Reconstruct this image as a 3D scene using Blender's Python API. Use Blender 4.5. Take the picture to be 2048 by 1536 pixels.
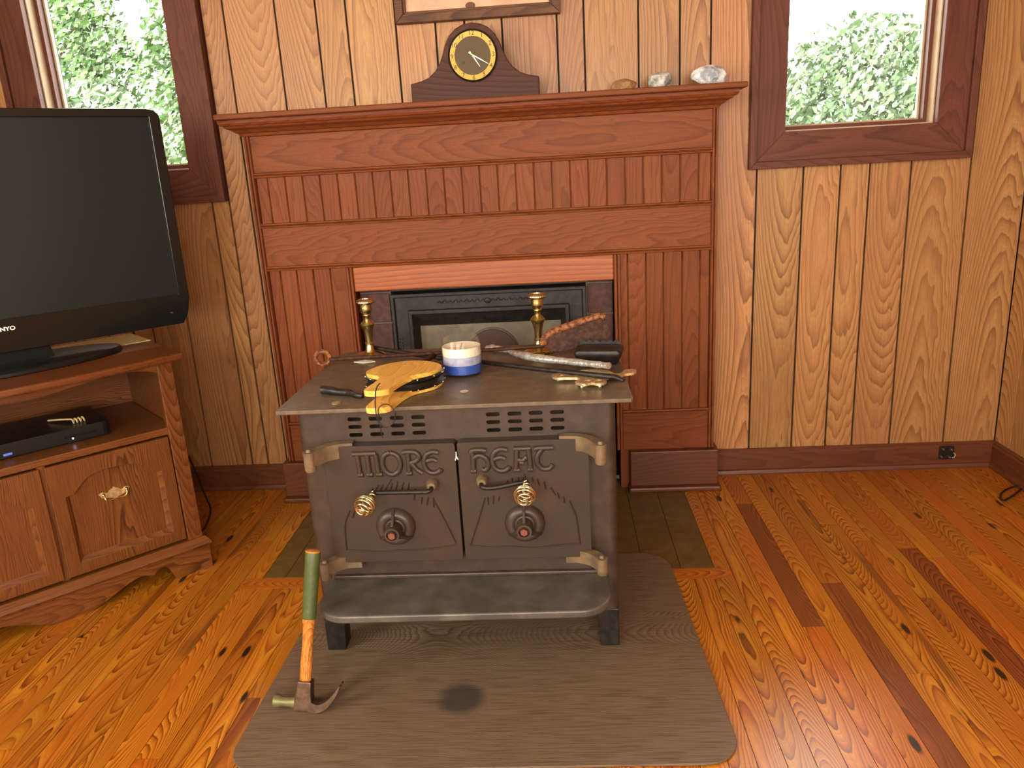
import bpy, bmesh, math, random
from mathutils import Vector, Matrix
from math import sin, cos, pi, radians
random.seed(7)
for o in list(bpy.data.objects): bpy.data.objects.remove(o, do_unlink=True)
scn = bpy.context.scene
COL = scn.collection

# ------------------------------------------------------------ camera
cd = bpy.data.cameras.new('camera'); cam = bpy.data.objects.new('camera', cd); COL.objects.link(cam)
cd.sensor_width = 36.0; cd.lens = 1537.2 * 36 / 2048; cd.clip_start = 0.02; cd.clip_end = 200
P_, R_, Y_ = 0.273070275, -0.0571111108, -0.0671852357
f = Vector((sin(Y_) * cos(P_), cos(Y_) * cos(P_), -sin(P_)))
rt = Vector((cos(Y_), -sin(Y_), 0)); up = rt.cross(f)
r2 = cos(R_) * rt + sin(R_) * up; u2 = -sin(R_) * rt + cos(R_) * up
cam.matrix_world = Matrix(((r2.x, u2.x, -f.x, 0), (r2.y, u2.y, -f.y, -2.66599), (r2.z, u2.z, -f.z, 1.12), (0, 0, 0, 1)))
scn.camera = cam

# ------------------------------------------------------------ light
scn.view_settings.view_transform = 'Standard'; scn.view_settings.look = 'None'
scn.view_settings.exposure = 0.0; scn.view_settings.gamma = 1.0
scn.view_settings.use_curve_mapping = False
w = bpy.data.worlds.new('sky'); scn.world = w; w.use_nodes = True
bg = w.node_tree.nodes['Background']; bg.inputs[0].default_value = (1.0, 0.95, 0.86, 1); bg.inputs[1].default_value = 22.0
def light(name, kind, loc, rot, energy, col, size=None, sizey=None):
    l = bpy.data.lights.new(name, kind); l.energy = energy; l.color = col
    if kind == 'AREA':
        l.shape = 'RECTANGLE'; l.size = size; l.size_y = sizey
    o = bpy.data.objects.new(name, l); COL.objects.link(o); o.location = loc; o.rotation_euler = rot
    return o
s = light('sun_offscreen', 'SUN', (6, -2, 10), (radians(38), 0, radians(75)), 9.0, (1.0, 0.95, 0.86)); s.data.angle = radians(1)
for nm, x in (('window_portal', -1.47), ('window_portal', .987)):      # sampling aid for the sky seen through the two back windows
    po = light(nm, 'AREA', (x, .02, 1.58), (radians(-90), 0, 0), 1, (1, 1, 1), .48, .81); po.data.cycles.is_portal = True
# the windows behind and beside the camera, seen as twin reflections in the clock glass and stove knobs: sky light only
for nm, loc, rot, sx, sy in (('window_front_offscreen', (-.95, -4.41, 1.45), (radians(90), 0, 0), 1.3, 1.3), ('window_front_offscreen', (.75, -4.41, 1.45), (radians(90), 0, 0), 1.3, 1.3), ('window_side_offscreen', (-2.16, -2.7, 1.5), (radians(90), 0, radians(-90)), 1.2, 1.2)):
    po = light(nm, 'AREA', loc, rot, 1, (1, 1, 1), sx, sy); po.data.cycles.is_portal = True

# ------------------------------------------------------------ colour and materials
def lin(c):
    c = c.lstrip('#'); v = [int(c[i:i + 2], 16) / 255 for i in (0, 2, 4)]
    return tuple([(x / 12.92 if x <= .04045 else ((x + .055) / 1.055) ** 2.4) for x in v] + [1.0])
class NT:
    def __init__(s, name):
        s.m = bpy.data.materials.new(name); s.m.use_nodes = True; s.t = s.m.node_tree
        s.b = s.t.nodes['Principled BSDF']; s.out = s.t.nodes['Material Output']
    def n(s, typ, **kw):
        nd = s.t.nodes.new(typ)
        for k, v in kw.items():
            if k.startswith('i_'):
                key = k[2:]; nd.inputs[int(key) if key.isdigit() else key.replace('_', ' ')].default_value = v
            else: setattr(nd, k, v)
        return nd
    def l(s, a, b): s.t.links.new(a, b)
    def ramp(s, fac, stops, interp='LINEAR'):
        r = s.n('ShaderNodeValToRGB'); r.color_ramp.interpolation = interp
        el = r.color_ramp.elements
        while len(el) < len(stops): el.new(0.5)
        for e, (p, c) in zip(el, stops): e.position = p; e.color = c
        s.l(fac, r.inputs[0]); return r.outputs[0]
    def mix(s, fac, a, b, mode='MIX'):
        m = s.n('ShaderNodeMix', data_type='RGBA', blend_type=mode)
        for i, v in ((0, fac), (6, a), (7, b)):
            if hasattr(v, 'is_linked'): s.l(v, m.inputs[i])
            else: m.inputs[i].default_value = v
        return m.outputs[2]
    def math(s, op, a, b=0.0, c=None):
        m = s.n('ShaderNodeMath', operation=op)
        for i, v in enumerate((a, b) if c is None else (a, b, c)):
            if hasattr(v, 'is_linked'): s.l(v, m.inputs[i])
            else: m.inputs[i].default_value = v
        return m.outputs[0]
    def coords(s, scale=(1, 1, 1), rnd=True):
        tc = s.n('ShaderNodeTexCoord'); v = tc.outputs['Object']
        if rnd:
            oi = s.n('ShaderNodeObjectInfo'); mul = s.n('ShaderNodeVectorMath', operation='SCALE', i_0=(13.1, 27.3, 41.7))
            s.l(oi.outputs['Random'], mul.inputs['Scale'])
            ad = s.n('ShaderNodeVectorMath', operation='ADD'); s.l(v, ad.inputs[0]); s.l(mul.outputs[0], ad.inputs[1]); v = ad.outputs[0]
            s.rnd = oi.outputs['Random']
        mp = s.n('ShaderNodeVectorMath', operation='MULTIPLY', i_1=scale); s.l(v, mp.inputs[0])
        return mp.outputs[0]
    def bump(s, h, strength, dist=0.002):
        b = s.n('ShaderNodeBump', i_Strength=strength, i_Distance=dist); s.l(h, b.inputs['Height']); s.l(b.outputs[0], s.b.inputs['Normal'])
AX = {'X': 0, 'Y': 1, 'Z': 2}
def wood(name, dark, mid, light_, axis, ring=300, hs=0.5, hamp=0.30, rough=0.42, var=0.15, hue=.006, contrast=1.0, knots=0.0, streak=0.0, pore=0.4, bump=0.12, spec=0.4, ush=.10, stain=None, wob=1.0, fine=.3):
    # plain sawn timber: growth rings cut by the board give long cathedral figures
    N = NT(name); a = AX[axis]; o = [i for i in range(3) if i != a]
    tc = N.n('ShaderNodeTexCoord'); oi = N.n('ShaderNodeObjectInfo'); N.rnd = oi.outputs['Random']
    sep = N.n('ShaderNodeSeparateXYZ'); N.l(tc.outputs['Object'], sep.inputs[0])
    r2_ = N.math('FRACT', N.math('MULTIPLY', N.rnd, 7.31)); r3_ = N.math('FRACT', N.math('MULTIPLY', N.rnd, 17.0))
    st = [4, 4, 4]; st[a] = .9
    vw = N.coords(st); nw = N.n('ShaderNodeTexNoise', i_Scale=6.0, i_Detail=2.0); N.l(vw, nw.inputs['Vector'])
    u = N.math('ADD', sep.outputs[o[0]], N.math('MULTIPLY', sep.outputs[o[1]], 0.8))
    u = N.math('ADD', u, N.math('MULTIPLY', N.math('SUBTRACT', r2_, .5), ush))
    u = N.math('ADD', u, N.math('MULTIPLY', N.math('SUBTRACT', nw.outputs[0], .5), .030 * wob))
    cz = N.n('ShaderNodeCombineXYZ'); N.l(N.math('MULTIPLY_ADD', N.rnd, 91.0, N.math('MULTIPLY', sep.outputs[a], hs)), cz.inputs[0])
    nh = N.n('ShaderNodeTexNoise', i_Scale=1.0, i_Detail=1.0); N.l(cz.outputs[0], nh.inputs['Vector'])
    h = N.math('MULTIPLY', nh.outputs[0], hamp)
    r = N.math('SQRT', N.math('ADD', N.math('MULTIPLY', u, u), N.math('MULTIPLY', h, h)))
    ph = N.math('ADD', N.math('MULTIPLY', r, float(ring)), N.math('MULTIPLY', nw.outputs[0], 1.8))
    saw = N.math('POWER', N.math('FRACT', ph), 1.8)
    tone = N.ramp(saw, [(0.0, lin(light_)), (0.45, lin(mid)), (0.88, lin(dark)), (1.0, lin(light_))])
    saw2 = N.math('POWER', N.math('FRACT', N.math('MULTIPLY', ph, 3.7)), 1.5)
    tone = N.mix(N.math('MULTIPLY', saw2, fine), tone, lin(dark))
    vd = N.coords(tuple(2.5 if k != a else .8 for k in range(3))); n2 = N.n('ShaderNodeTexNoise', i_Scale=3.0, i_Detail=3.0); N.l(vd, n2.inputs['Vector'])
    col = N.mix(N.ramp(n2.outputs[0], [(0.32, (1 - contrast * .7,) * 3 + (1,)), (0.62, (contrast,) * 3 + (1,))]), lin(mid), tone)
    sp = [420, 420, 420]; sp[a] = 12
    v3 = N.coords(sp); n3 = N.n('ShaderNodeTexNoise', i_Scale=1.0, i_Detail=2.0); N.l(v3, n3.inputs['Vector'])
    col = N.mix(1.0, col, N.ramp(n3.outputs[0], [(0.28, (1 - pore,) * 3 + (1,)), (0.55, (1, 1, 1, 1))]), 'MULTIPLY')
    if streak > 0:
        ss = [16, 16, 16]; ss[a] = 1.1
        v4 = N.coords(ss); n4 = N.n('ShaderNodeTexNoise', i_Scale=1.0, i_Detail=2.0); N.l(v4, n4.inputs['Vector'])
        sf = N.ramp(n4.outputs[0], [(0.70 - 0.1 * streak, (0, 0, 0, 1)), (0.74 - 0.1 * streak, (1, 1, 1, 1))])
        col = N.mix(N.math('MULTIPLY', sf, 0.6), col, lin('#5A2710'))
    if knots > 0:
        ks = [14, 14, 14]; ks[a] = 4.5
        v5 = N.coords(ks); vo = N.n('ShaderNodeTexVoronoi', i_Scale=1.0, i_Randomness=1.0); N.l(v5, vo.inputs['Vector'])
        kf = N.ramp(vo.outputs['Distance'], [(0.06 * knots, (1, 1, 1, 1)), (0.095 * knots, (0, 0, 0, 1))])
        col = N.mix(kf, col, lin('#2A130A'))
    if stain:
        d = N.n('ShaderNodeVectorMath', operation='DISTANCE', i_1=stain[0]); N.l(tc.outputs['Object'], d.inputs[0])
        dd = N.math('ADD', d.outputs['Value'], N.math('MULTIPLY', N.math('SUBTRACT', nw.outputs[0], .5), .05))
        col = N.mix(N.ramp(dd, [(stain[1] * .6, (.75,) * 3 + (1,)), (stain[1], (0, 0, 0, 1))]), col, lin('#2B2A28'))
    hv = N.n('ShaderNodeHueSaturation'); N.l(col, hv.inputs['Color'])
    N.l(N.math('MULTIPLY_ADD', N.rnd, 2 * var, 1 - var), hv.inputs['Value'])
    N.l(N.math('MULTIPLY_ADD', r3_, 2 * hue, .5 - hue), hv.inputs['Hue'])
    N.l(hv.outputs[0], N.b.inputs['Base Color'])
    N.b.inputs['Roughness'].default_value = rough; N.b.inputs['Specular IOR Level'].default_value = spec
    if bump: N.bump(n3.outputs[0], bump, 0.001)
    return N.m
def stuff(name, col, rough=0.5, metal=0.0, col2=None, scale=30, amt=0.5, bump=0.0, spec=0.5, trans=0.0, ior=1.45, lo=.4, hi=.62, detail=4, bscale=None):
    N = NT(name); N.b.inputs['Roughness'].default_value = rough; N.b.inputs['Metallic'].default_value = metal
    N.b.inputs['Specular IOR Level'].default_value = spec; N.b.inputs['IOR'].default_value = ior
    N.b.inputs['Transmission Weight'].default_value = trans
    N.b.inputs['Base Color'].default_value = lin(col)
    if col2 or bump:
        v = N.coords((scale,) * 3); nz = N.n('ShaderNodeTexNoise', i_Scale=1.0, i_Detail=float(detail), i_Roughness=0.6); N.l(v, nz.inputs['Vector'])
        if col2:
            fc = N.ramp(nz.outputs[0], [(lo, (0, 0, 0, 1)), (hi, (amt, amt, amt, 1))])
            N.l(N.mix(fc, lin(col), lin(col2)), N.b.inputs['Base Color'])
        if bump:
            if bscale:
                vb = N.coords((bscale,) * 3); nz = N.n('ShaderNodeTexNoise', i_Scale=1.0, i_Detail=2.0); N.l(vb, nz.inputs['Vector'])
            N.bump(nz.outputs[0], bump, 0.003)
    return N.m
def emit(name, col, st):
    N = NT(name); N.b.inputs['Base Color'].default_value = (0, 0, 0, 1)
    N.b.inputs['Emission Color'].default_value = lin(col); N.b.inputs['Emission Strength'].default_value = st; return N.m
def pane_glass(name, ior=1.3, cap=1.0):
    N = NT(name); tr = N.n('ShaderNodeBsdfTransparent'); gl = N.n('ShaderNodeBsdfGlossy', i_Roughness=0.03)
    fr = N.n('ShaderNodeFresnel', i_IOR=ior); mx = N.n('ShaderNodeMixShader')
    N.l(N.math('MINIMUM', fr.outputs[0], cap), mx.inputs[0]); N.l(tr.outputs[0], mx.inputs[1]); N.l(gl.outputs[0], mx.inputs[2]); N.l(mx.outputs[0], N.out.inputs[0]); return N.m

OAK = ('#805429', '#A57040', '#B9874F')
M = {}
for a in 'XYZ':
    M['panel' + a] = wood('oak_panel_' + a, *OAK, a, ring=250, hs=.36, hamp=.36, rough=.45, var=.15, hue=.006, pore=.30, contrast=1.0, ush=.12)
    M['mantel' + a] = wood('mantel_wood_' + a, '#5C2E14', '#783F1F', '#814724', a, ring=260, hs=.35, hamp=.3, rough=.5, var=.09, hue=.003, pore=.20, contrast=.55, spec=.15)
    M['floor' + a] = wood('pine_floor_' + a, '#5E2808', '#AC5C13', '#C98225', a, ring=640, hs=.45, hamp=.22, rough=.30, var=.16, hue=.008, knots=1.5, streak=.45, pore=.25, contrast=1.0, spec=.5, ush=.05, wob=.5)
    M['stand' + a] = wood('stand_oak_' + a, '#45210B', '#6B3A15', '#7E491E', a, ring=420, hs=.5, hamp=.25, rough=.38, var=.05, hue=.003, pore=.45, contrast=1.0, ush=.06)
    M['trim' + a] = wood('dark_trim_' + a, '#47210E', '#5E2F15', '#683719', a, ring=200, hs=.5, hamp=.3, rough=.45, var=.05, hue=.003, pore=.2, contrast=.6)
    M['casing' + a] = wood('casing_wood_' + a, '#47241A', '#5F3425', '#6A3D2C', a, ring=200, hs=.5, hamp=.3, rough=.5, var=.04, hue=.003, pore=.18, contrast=.5, spec=.2)
M['lintel'] = wood('lintel_wood', '#84431A', '#98511F', '#AD6427', 'X', ring=150, hs=.3, hamp=.2, rough=.4, var=.02, pore=.3)
M['floordark'] = wood('pine_floor_heart', '#47200D', '#793C17', '#965221', 'Y', ring=600, hs=.6, hamp=.2, rough=.34, var=.05, pore=.3)
M['clock'] = wood('clock_walnut', '#33190E', '#4A2A1B', '#523020', 'X', ring=150, hs=.5, rough=.5, var=.02, pore=.25, spec=.15)
M['frame'] = wood('frame_wood', '#3A2417', '#5D3B24', '#70492D', 'X', ring=300, rough=.5, var=.05, pore=.3, spec=.2)
M['bellow'] = wood('maple_board', '#D0953C', '#E5AB4A', '#EFC066', 'Y', ring=120, hs=2.0, hamp=.2, rough=.35, var=.01, pore=.10)
M['hickory'] = wood('hickory_handle', '#7A4213', '#BE772A', '#D6993F', 'Z', ring=700, rough=.45, var=.01, pore=.5)
M['mat'] = wood('woodgrain_mat', '#4C3A2B', '#6E5943', '#7F6A52', 'X', ring=380, hs=1.1, hamp=.4, rough=.48, var=.01, pore=.55, bump=.25, stain=((-.045, -.235, .003), .06))
M['groove'] = stuff('groove_dark', '#21160D', .8)
M['subfloor'] = stuff('subfloor', '#2A160B', .8)
M['ceil'] = stuff('ceiling_paint', '#A08E74', .8)
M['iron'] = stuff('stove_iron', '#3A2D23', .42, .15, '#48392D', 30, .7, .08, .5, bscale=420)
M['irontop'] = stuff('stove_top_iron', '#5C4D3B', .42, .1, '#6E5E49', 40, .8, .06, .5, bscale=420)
M['irondoor'] = stuff('stove_door_iron', '#392D23', .42, .15, '#4A301F', 14, .55, .12, .45, bscale=330, lo=.5, hi=.75)
M['ironblack'] = stuff('black_iron', '#1B1917', .42, .3, '#3A2C22', 60, .6, .2, .5)
M['ash'] = stuff('ash_shelf_iron', '#4C453D', .40, .2, '#7E7466', 11, .6, .08, .45, lo=.42, hi=.8)
M['rustarm'] = stuff('hinge_iron', '#5F4F3C', .5, .1, '#7E6445', 35, .7, .12, .4)
M['castiron'] = stuff('cast_iron_black', '#23211E', .5, .2, '#38342E', 40, .6, .12, .4)
M['cover'] = stuff('cover_metal', '#6A6152', .55, .25, '#80745F', 18, .7, .05, .4)
M['disk'] = stuff('disk_brown', '#4B3226', .5, .1)
M['rust'] = stuff('rusty_steel', '#5A3320', .6, .35, '#A56A3C', 110, .85, .15, .4)
M['rustdark'] = stuff('rusty_steel_dark', '#33211A', .65, .3, '#5A3826', 80, .7, .3, .3)
M['silver'] = stuff('dull_silver', '#D6D2C8', .32, .6, '#8F897B', 90, .7, .5, .5, bscale=160)
M['brass'] = stuff('brass', '#D2C285', .24, 1.0, '#BBA869', 40, .6, 0.0)
M['brassdull'] = stuff('brass_aged', '#CDAE74', .33, .75, '#F0DDB0', 120, .8, .3)
M['brasspale'] = stuff('brass_pale', '#DBCD9F', .22, 1.0)
M['brick'] = stuff('dark_brick', '#3E211A', .7, 0, '#54302A', 45, .8, .3)
M['mortar'] = stuff('mortar', '#5C5148', .85)
M['tile'] = stuff('olive_tile', '#6A5328', .40, 0, '#523C1C', 26, .9, .05, .4, lo=.3, hi=.7)
M['tilejoint'] = stuff('tile_joint', '#33270F', .8)
M['tvblack'] = stuff('tv_gloss_black', '#0E1110', .18, 0, spec=.5)
M['screen'] = stuff('tv_screen', '#131817', .4, 0, spec=.4)
M['plasticblack'] = stuff('black_plastic', '#121312', .35)
M['white'] = stuff('white_paint', '#E8E4DA', .5)
M['cream'] = stuff('cream_sheet', '#CBB377', .6)
M['paper'] = stuff('paper', '#E2DBC6', .7)
M['coin'] = stuff('coin', '#CBB98F', .35, .8)
M['wax1'] = stuff('wax_cream', '#F0E4C8', .45, 0, '#E2D2B0', 20, .5); M['wax2'] = stuff('wax_grey', '#A9A6B4', .5, 0, '#8C8EA8', 60, .8); M['wax3'] = stuff('wax_blue', '#2E4C9C', .4)

M['pane'] = pane_glass('window_pane'); M['glass'] = pane_glass('jar_glass', 1.3, .14)
M['leather'] = stuff('black_leather', '#16130F', .35, 0, None, 60, .5, .3)
M['green'] = stuff('green_paint', '#434E24', .45, 0, '#5A6535', 90, .6, .1, lo=.5, hi=.75)
M['steel'] = stuff('hammer_steel', '#5B4637', .4, .75, '#7B6350', 60, .7, .15)
M['steelgreen'] = stuff('hammer_face_paint', '#6F7440', .45, .4, '#7B6350', 60, .9)
M['gold'] = stuff('dial_gold', '#B08A30', .45, .3); M['dial'] = stuff('dial_brown', '#55462F', .5, .1, spec=.2); M['ink'] = stuff('dial_ink', '#241704', .5)
M['print'] = stuff('faded_print', '#CFA683', .6, 0, '#BC8C6E', 14, .6)
M['rock1'] = stuff('rock_tan', '#A5784F', .8, 0, '#7B5638', 40, .8, .5); M['rock2'] = stuff('rock_grey', '#7D7A72', .7, 0, '#D8D2C6', 45, .9, .6); M['rock3'] = stuff('rock_pale', '#8F9299', .65, 0, '#F0EAE4', 40, 1.0, .6)
M['rubber'] = stuff('black_cord', '#15120F', .5)
M['beige'] = stuff('beige_cable', '#C9AE78', .5)
M['led'] = emit('led_blue', '#6F80D8', 1.0); M['ledw'] = emit('led_white', '#DDE2FF', 12.0)
M['copper'] = stuff('copper_bolt', '#8A5A45', .4, .7)
M['plate'] = stuff('plate_black', '#14100D', .4); M['nickel'] = stuff('nickel', '#B8B2A6', .25, 1.0)
M['leaf1'] = stuff('leaf_green', '#2C4420', .5, 0, '#456432', 1.5, .9); M['leaf2'] = stuff('leaf_painted_sunlit', '#52644A', .5, 0, '#3E5636', 1.5, .9); M['leaf3'] = stuff('leaf_yellow', '#5E4E1C', .5)  # second leaf tone is paler: overexposed sunlight painted into the leaf colour
M['bark'] = stuff('bark', '#544D3E', .8, 0, '#3C352A', 8, .8, .4); M['grass'] = stuff('grass', '#4A5636', .9, 0, '#5E6046', 2.0, .8)
M['added_curtain'] = stuff('added_curtain_cloth', '#CFC6B4', .9); M['jamb'] = stuff('jamb_wood', '#B59A78', .55, 0, '#A1825F', 12, .6)

# ------------------------------------------------------------ mesh helpers
def kind(o, k): o['kind'] = k; return o
def tag(o, label, cat, group=None):
    o['label'] = label; o['category'] = cat
    if group: o['group'] = group
    return o
def thing(name, loc, label, cat, rz=0, group=None):
    o = bpy.data.objects.new(name, None); COL.objects.link(o); o.location = loc; o.rotation_euler = (0, 0, rz)
    o.empty_display_size = .05
    return tag(o, label, cat, group)
class MB:
    def __init__(s): s.v = []; s.f = []
    def add(s, vs, fs, T=None):
        b = len(s.v); s.v += [tuple(T(*p)) if T else tuple(p) for p in vs]; s.f += [tuple(i + b for i in q) for q in fs]; return s
    def box(s, x0, x1, y0, y1, z0, z1):
        vs = [(x, y, z) for z in (z0, z1) for y in (y0, y1) for x in (x0, x1)]
        return s.add(vs, [(0, 2, 3, 1), (4, 5, 7, 6), (0, 1, 5, 4), (2, 6, 7, 3), (0, 4, 6, 2), (1, 3, 7, 5)])
    def prism(s, poly, T, a, b):           # poly in (u,v), T(u,v,w)->xyz ; convex or mildly concave
        n = len(poly); vs = [(u, v, a) for u, v in poly] + [(u, v, b) for u, v in poly]
        fs = [tuple(range(n))[::-1], tuple(range(n, 2 * n))] + [(i, (i + 1) % n, n + (i + 1) % n, n + i) for i in range(n)]
        return s.add(vs, fs, T)
    def plate(s, outer, holes, T, a, b, bev=0.0):
        cu = bpy.data.curves.new('tmp', 'CURVE'); cu.dimensions = '2D'; cu.fill_mode = 'BOTH'; cu.extrude = abs(b - a) / 2 - bev; cu.bevel_depth = bev; cu.bevel_resolution = 1
        if bev: cu.offset = -bev
        for lp in [outer] + holes:
            sp = cu.splines.new('POLY'); sp.points.add(len(lp) - 1)
            for p, (x, y) in zip(sp.points, lp): p.co = (x, y, 0, 1)
            sp.use_cyclic_u = True
        ob = bpy.data.objects.new('tmp', cu); me = bpy.data.meshes.new_from_object(ob); m = (a + b) / 2
        s.add([(q.co.x, q.co.y, q.co.z + m) for q in me.vertices], [tuple(p.vertices) for p in me.polygons], T)
        bpy.data.objects.remove(ob); bpy.data.curves.remove(cu); bpy.data.meshes.remove(me); return s
    def text(s, txt, size, ext, T, off=0.0):
        cu = bpy.data.curves.new('tmp', 'FONT'); cu.body = txt; cu.size = size; cu.extrude = ext; cu.align_x = 'CENTER'; cu.align_y = 'CENTER'; cu.offset = off; cu.resolution_u = 3
        ob = bpy.data.objects.new('tmp', cu); me = bpy.data.meshes.new_from_object(ob)
        s.add([tuple(q.co) for q in me.vertices], [tuple(p.vertices) for p in me.polygons], T)
        bpy.data.objects.remove(ob); bpy.data.curves.remove(cu); bpy.data.meshes.remove(me); return s
    def lathe(s, prof, org, axis=(0, 0, 1), seg=28, flute=None):
        ax = Vector(axis).normalized(); t = Vector((1, 0, 0)) if abs(ax.x) < .9 else Vector((0, 1, 0))
        e1 = ax.cross(t).normalized(); e2 = ax.cross(e1); o = Vector(org); b = len(s.v)
        for j, (r, h) in enumerate(prof):
            for i in range(seg):
                a = 2 * pi * i / seg; rr = max(r, 1e-5)
                if flute and flute[0] <= j <= flute[1]: rr *= 1 + flute[3] * cos(flute[2] * a)
                s.v.append(tuple(o + ax * h + (e1 * cos(a) + e2 * sin(a)) * rr))
        for j in range(len(prof) - 1):
            for i in range(seg):
                k = (i + 1) % seg; s.f.append((b + j * seg + i, b + j * seg + k, b + (j + 1) * seg + k, b + (j + 1) * seg + i))
        s.f.append(tuple(b + i for i in range(seg))[::-1]); n = b + (len(prof) - 1) * seg; s.f.append(tuple(n + i for i in range(seg)))
        return s
    def tube(s, path, rad, seg=8, closed=False, flat=1.0, nrm=None):
        P = [Vector(p) for p in path]; n = len(P); b = len(s.v)
        R = rad if isinstance(rad, (list, tuple)) else [rad] * n
        prev = None
        for i in range(n):
            if closed: t = (P[(i + 1) % n] - P[i - 1]).normalized()
            else: t = (P[min(i + 1, n - 1)] - P[max(i - 1, 0)]).normalized()
            if nrm: e1 = Vector(nrm); e1 = (e1 - t * e1.dot(t)).normalized()
            elif prev is None:
                q = Vector((0, 0, 1)) if abs(t.z) < .9 else Vector((1, 0, 0)); e1 = (q - t * q.dot(t)).normalized()
            else: e1 = (prev - t * prev.dot(t)).normalized()
            prev = e1; e2 = t.cross(e1)
            for k in range(seg):
                a = 2 * pi * k / seg; s.v.append(tuple(P[i] + e1 * cos(a) * R[i] * flat + e2 * sin(a) * R[i]))
        m = n if closed else n - 1
        for i in range(m):
            j = (i + 1) % n
            for k in range(seg):
                l = (k + 1) % seg; s.f.append((b + i * seg + k, b + i * seg + l, b + j * seg + l, b + j * seg + k))
        if not closed:
            s.f.append(tuple(b + k for k in range(seg))[::-1]); e = b + (n - 1) * seg; s.f.append(tuple(e + k for k in range(seg)))
        return s
    def ball(s, c, r, seg=12, rings=8, sc=(1, 1, 1)):
        prof = []; b = len(s.v)
        for j in range(rings + 1):
            a = pi * j / rings
            for i in range(seg):
                t = 2 * pi * i / seg; s.v.append((c[0] + r * sin(a) * cos(t) * sc[0], c[1] + r * sin(a) * sin(t) * sc[1], c[2] + r * cos(a) * sc[2]))
        for j in range(rings):
            for i in range(seg):
                k = (i + 1) % seg; s.f.append((b + j * seg + i, b + (j + 1) * seg + i, b + (j + 1) * seg + k, b + j * seg + k))
        return s
    def loft(s, loops, cap=True):
        b = len(s.v); n = len(loops[0])
        for L in loops: s.v += [tuple(p) for p in L]
        for j in range(len(loops) - 1):
            for i in range(n):
                k = (i + 1) % n; s.f.append((b + j * n + i, b + j * n + k, b + (j + 1) * n + k, b + (j + 1) * n + i))
        if cap:
            s.f.append(tuple(b + i for i in range(n))[::-1]); e = b + (len(loops) - 1) * n; s.f.append(tuple(e + i for i in range(n)))
        return s
    def build(s, name, mat, parent=None, bevel=0.0, smooth=False, local=False, seg=2, org=None):
        o3 = Vector((0, 0, 0)); q = parent
        while q is not None:
            if not (local and q.parent is None): o3 += q.location
            q = q.parent
        ctr = Vector([(min(p[i] for p in s.v) + max(p[i] for p in s.v)) / 2 for i in range(3)]) if org is None else Vector(org)
        loc = ctr - o3; o3 = ctr
        me = bpy.data.meshes.new(name); me.from_pydata([tuple(Vector(p) - o3) for p in s.v], [], s.f); me.update()
        bm = bmesh.new(); bm.from_mesh(me); bmesh.ops.remove_doubles(bm, verts=bm.verts, dist=1e-6); bmesh.ops.recalc_face_normals(bm, faces=bm.faces); bm.to_mesh(me); bm.free()
        if smooth:
            me.polygons.foreach_set('use_smooth', [True] * len(me.polygons)); me.set_sharp_from_angle(angle=radians(38 if smooth is True else smooth))
        ob = bpy.data.objects.new(name, me); COL.objects.link(ob); me.materials.append(mat if not isinstance(mat, str) else M[mat])
        if parent is not None: ob.parent = parent
        ob.location = loc
        if bevel:
            b = ob.modifiers.new('bevel', 'BEVEL'); b.width = bevel; b.segments = seg; b.limit_method = 'ANGLE'; b.angle_limit = radians(35); b.harden_normals = False
        return ob
XZ = lambda y: (lambda u, v, w: (u, y + w, v))      # u->x, v->z, w->y offset
XY = lambda z: (lambda u, v, w: (u, v, z + w))
def box(name, mat, parent, x0, x1, y0, y1, z0, z1, bevel=0.0, local=False): return MB().box(x0, x1, y0, y1, z0, z1).build(name, mat, parent, bevel, local=local)
def rrect(x0, x1, y0, y1, r, n=5):
    out = []
    for cx, cy, a0 in ((x1 - r, y1 - r, 0), (x0 + r, y1 - r, 90), (x0 + r, y0 + r, 180), (x1 - r, y0 + r, 270)):
        for i in range(n + 1):
            a = radians(a0 + 90 * i / n); out.append((cx + r * cos(a), cy + r * sin(a)))
    return out
def circ(cx, cy, r, n=24, ry=None): return [(cx + r * cos(2 * pi * i / n), cy + (ry or r) * sin(2 * pi * i / n)) for i in range(n)]
def spline(pts, n=8, closed=False):
    P = [Vector(p if len(p) == 3 else (p[0], p[1], 0)) for p in pts]; out = []; N = len(P); two = len(pts[0]) == 2
    for i in range(N if closed else N - 1):
        g = lambda k: P[k % N] if closed else P[min(max(k, 0), N - 1)]
        p0, p1, p2, p3 = g(i - 1), g(i), g(i + 1), g(i + 2)
        for k in range(n):
            t = k / n; out.append(.5 * ((2 * p1) + (-p0 + p2) * t + (2 * p0 - 5 * p1 + 4 * p2 - p3) * t * t + (-p0 + 3 * p1 - 3 * p2 + p3) * t ** 3))
    if not closed: out.append(P[-1])
    return [(p.x, p.y) if two else tuple(p) for p in out]

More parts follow.
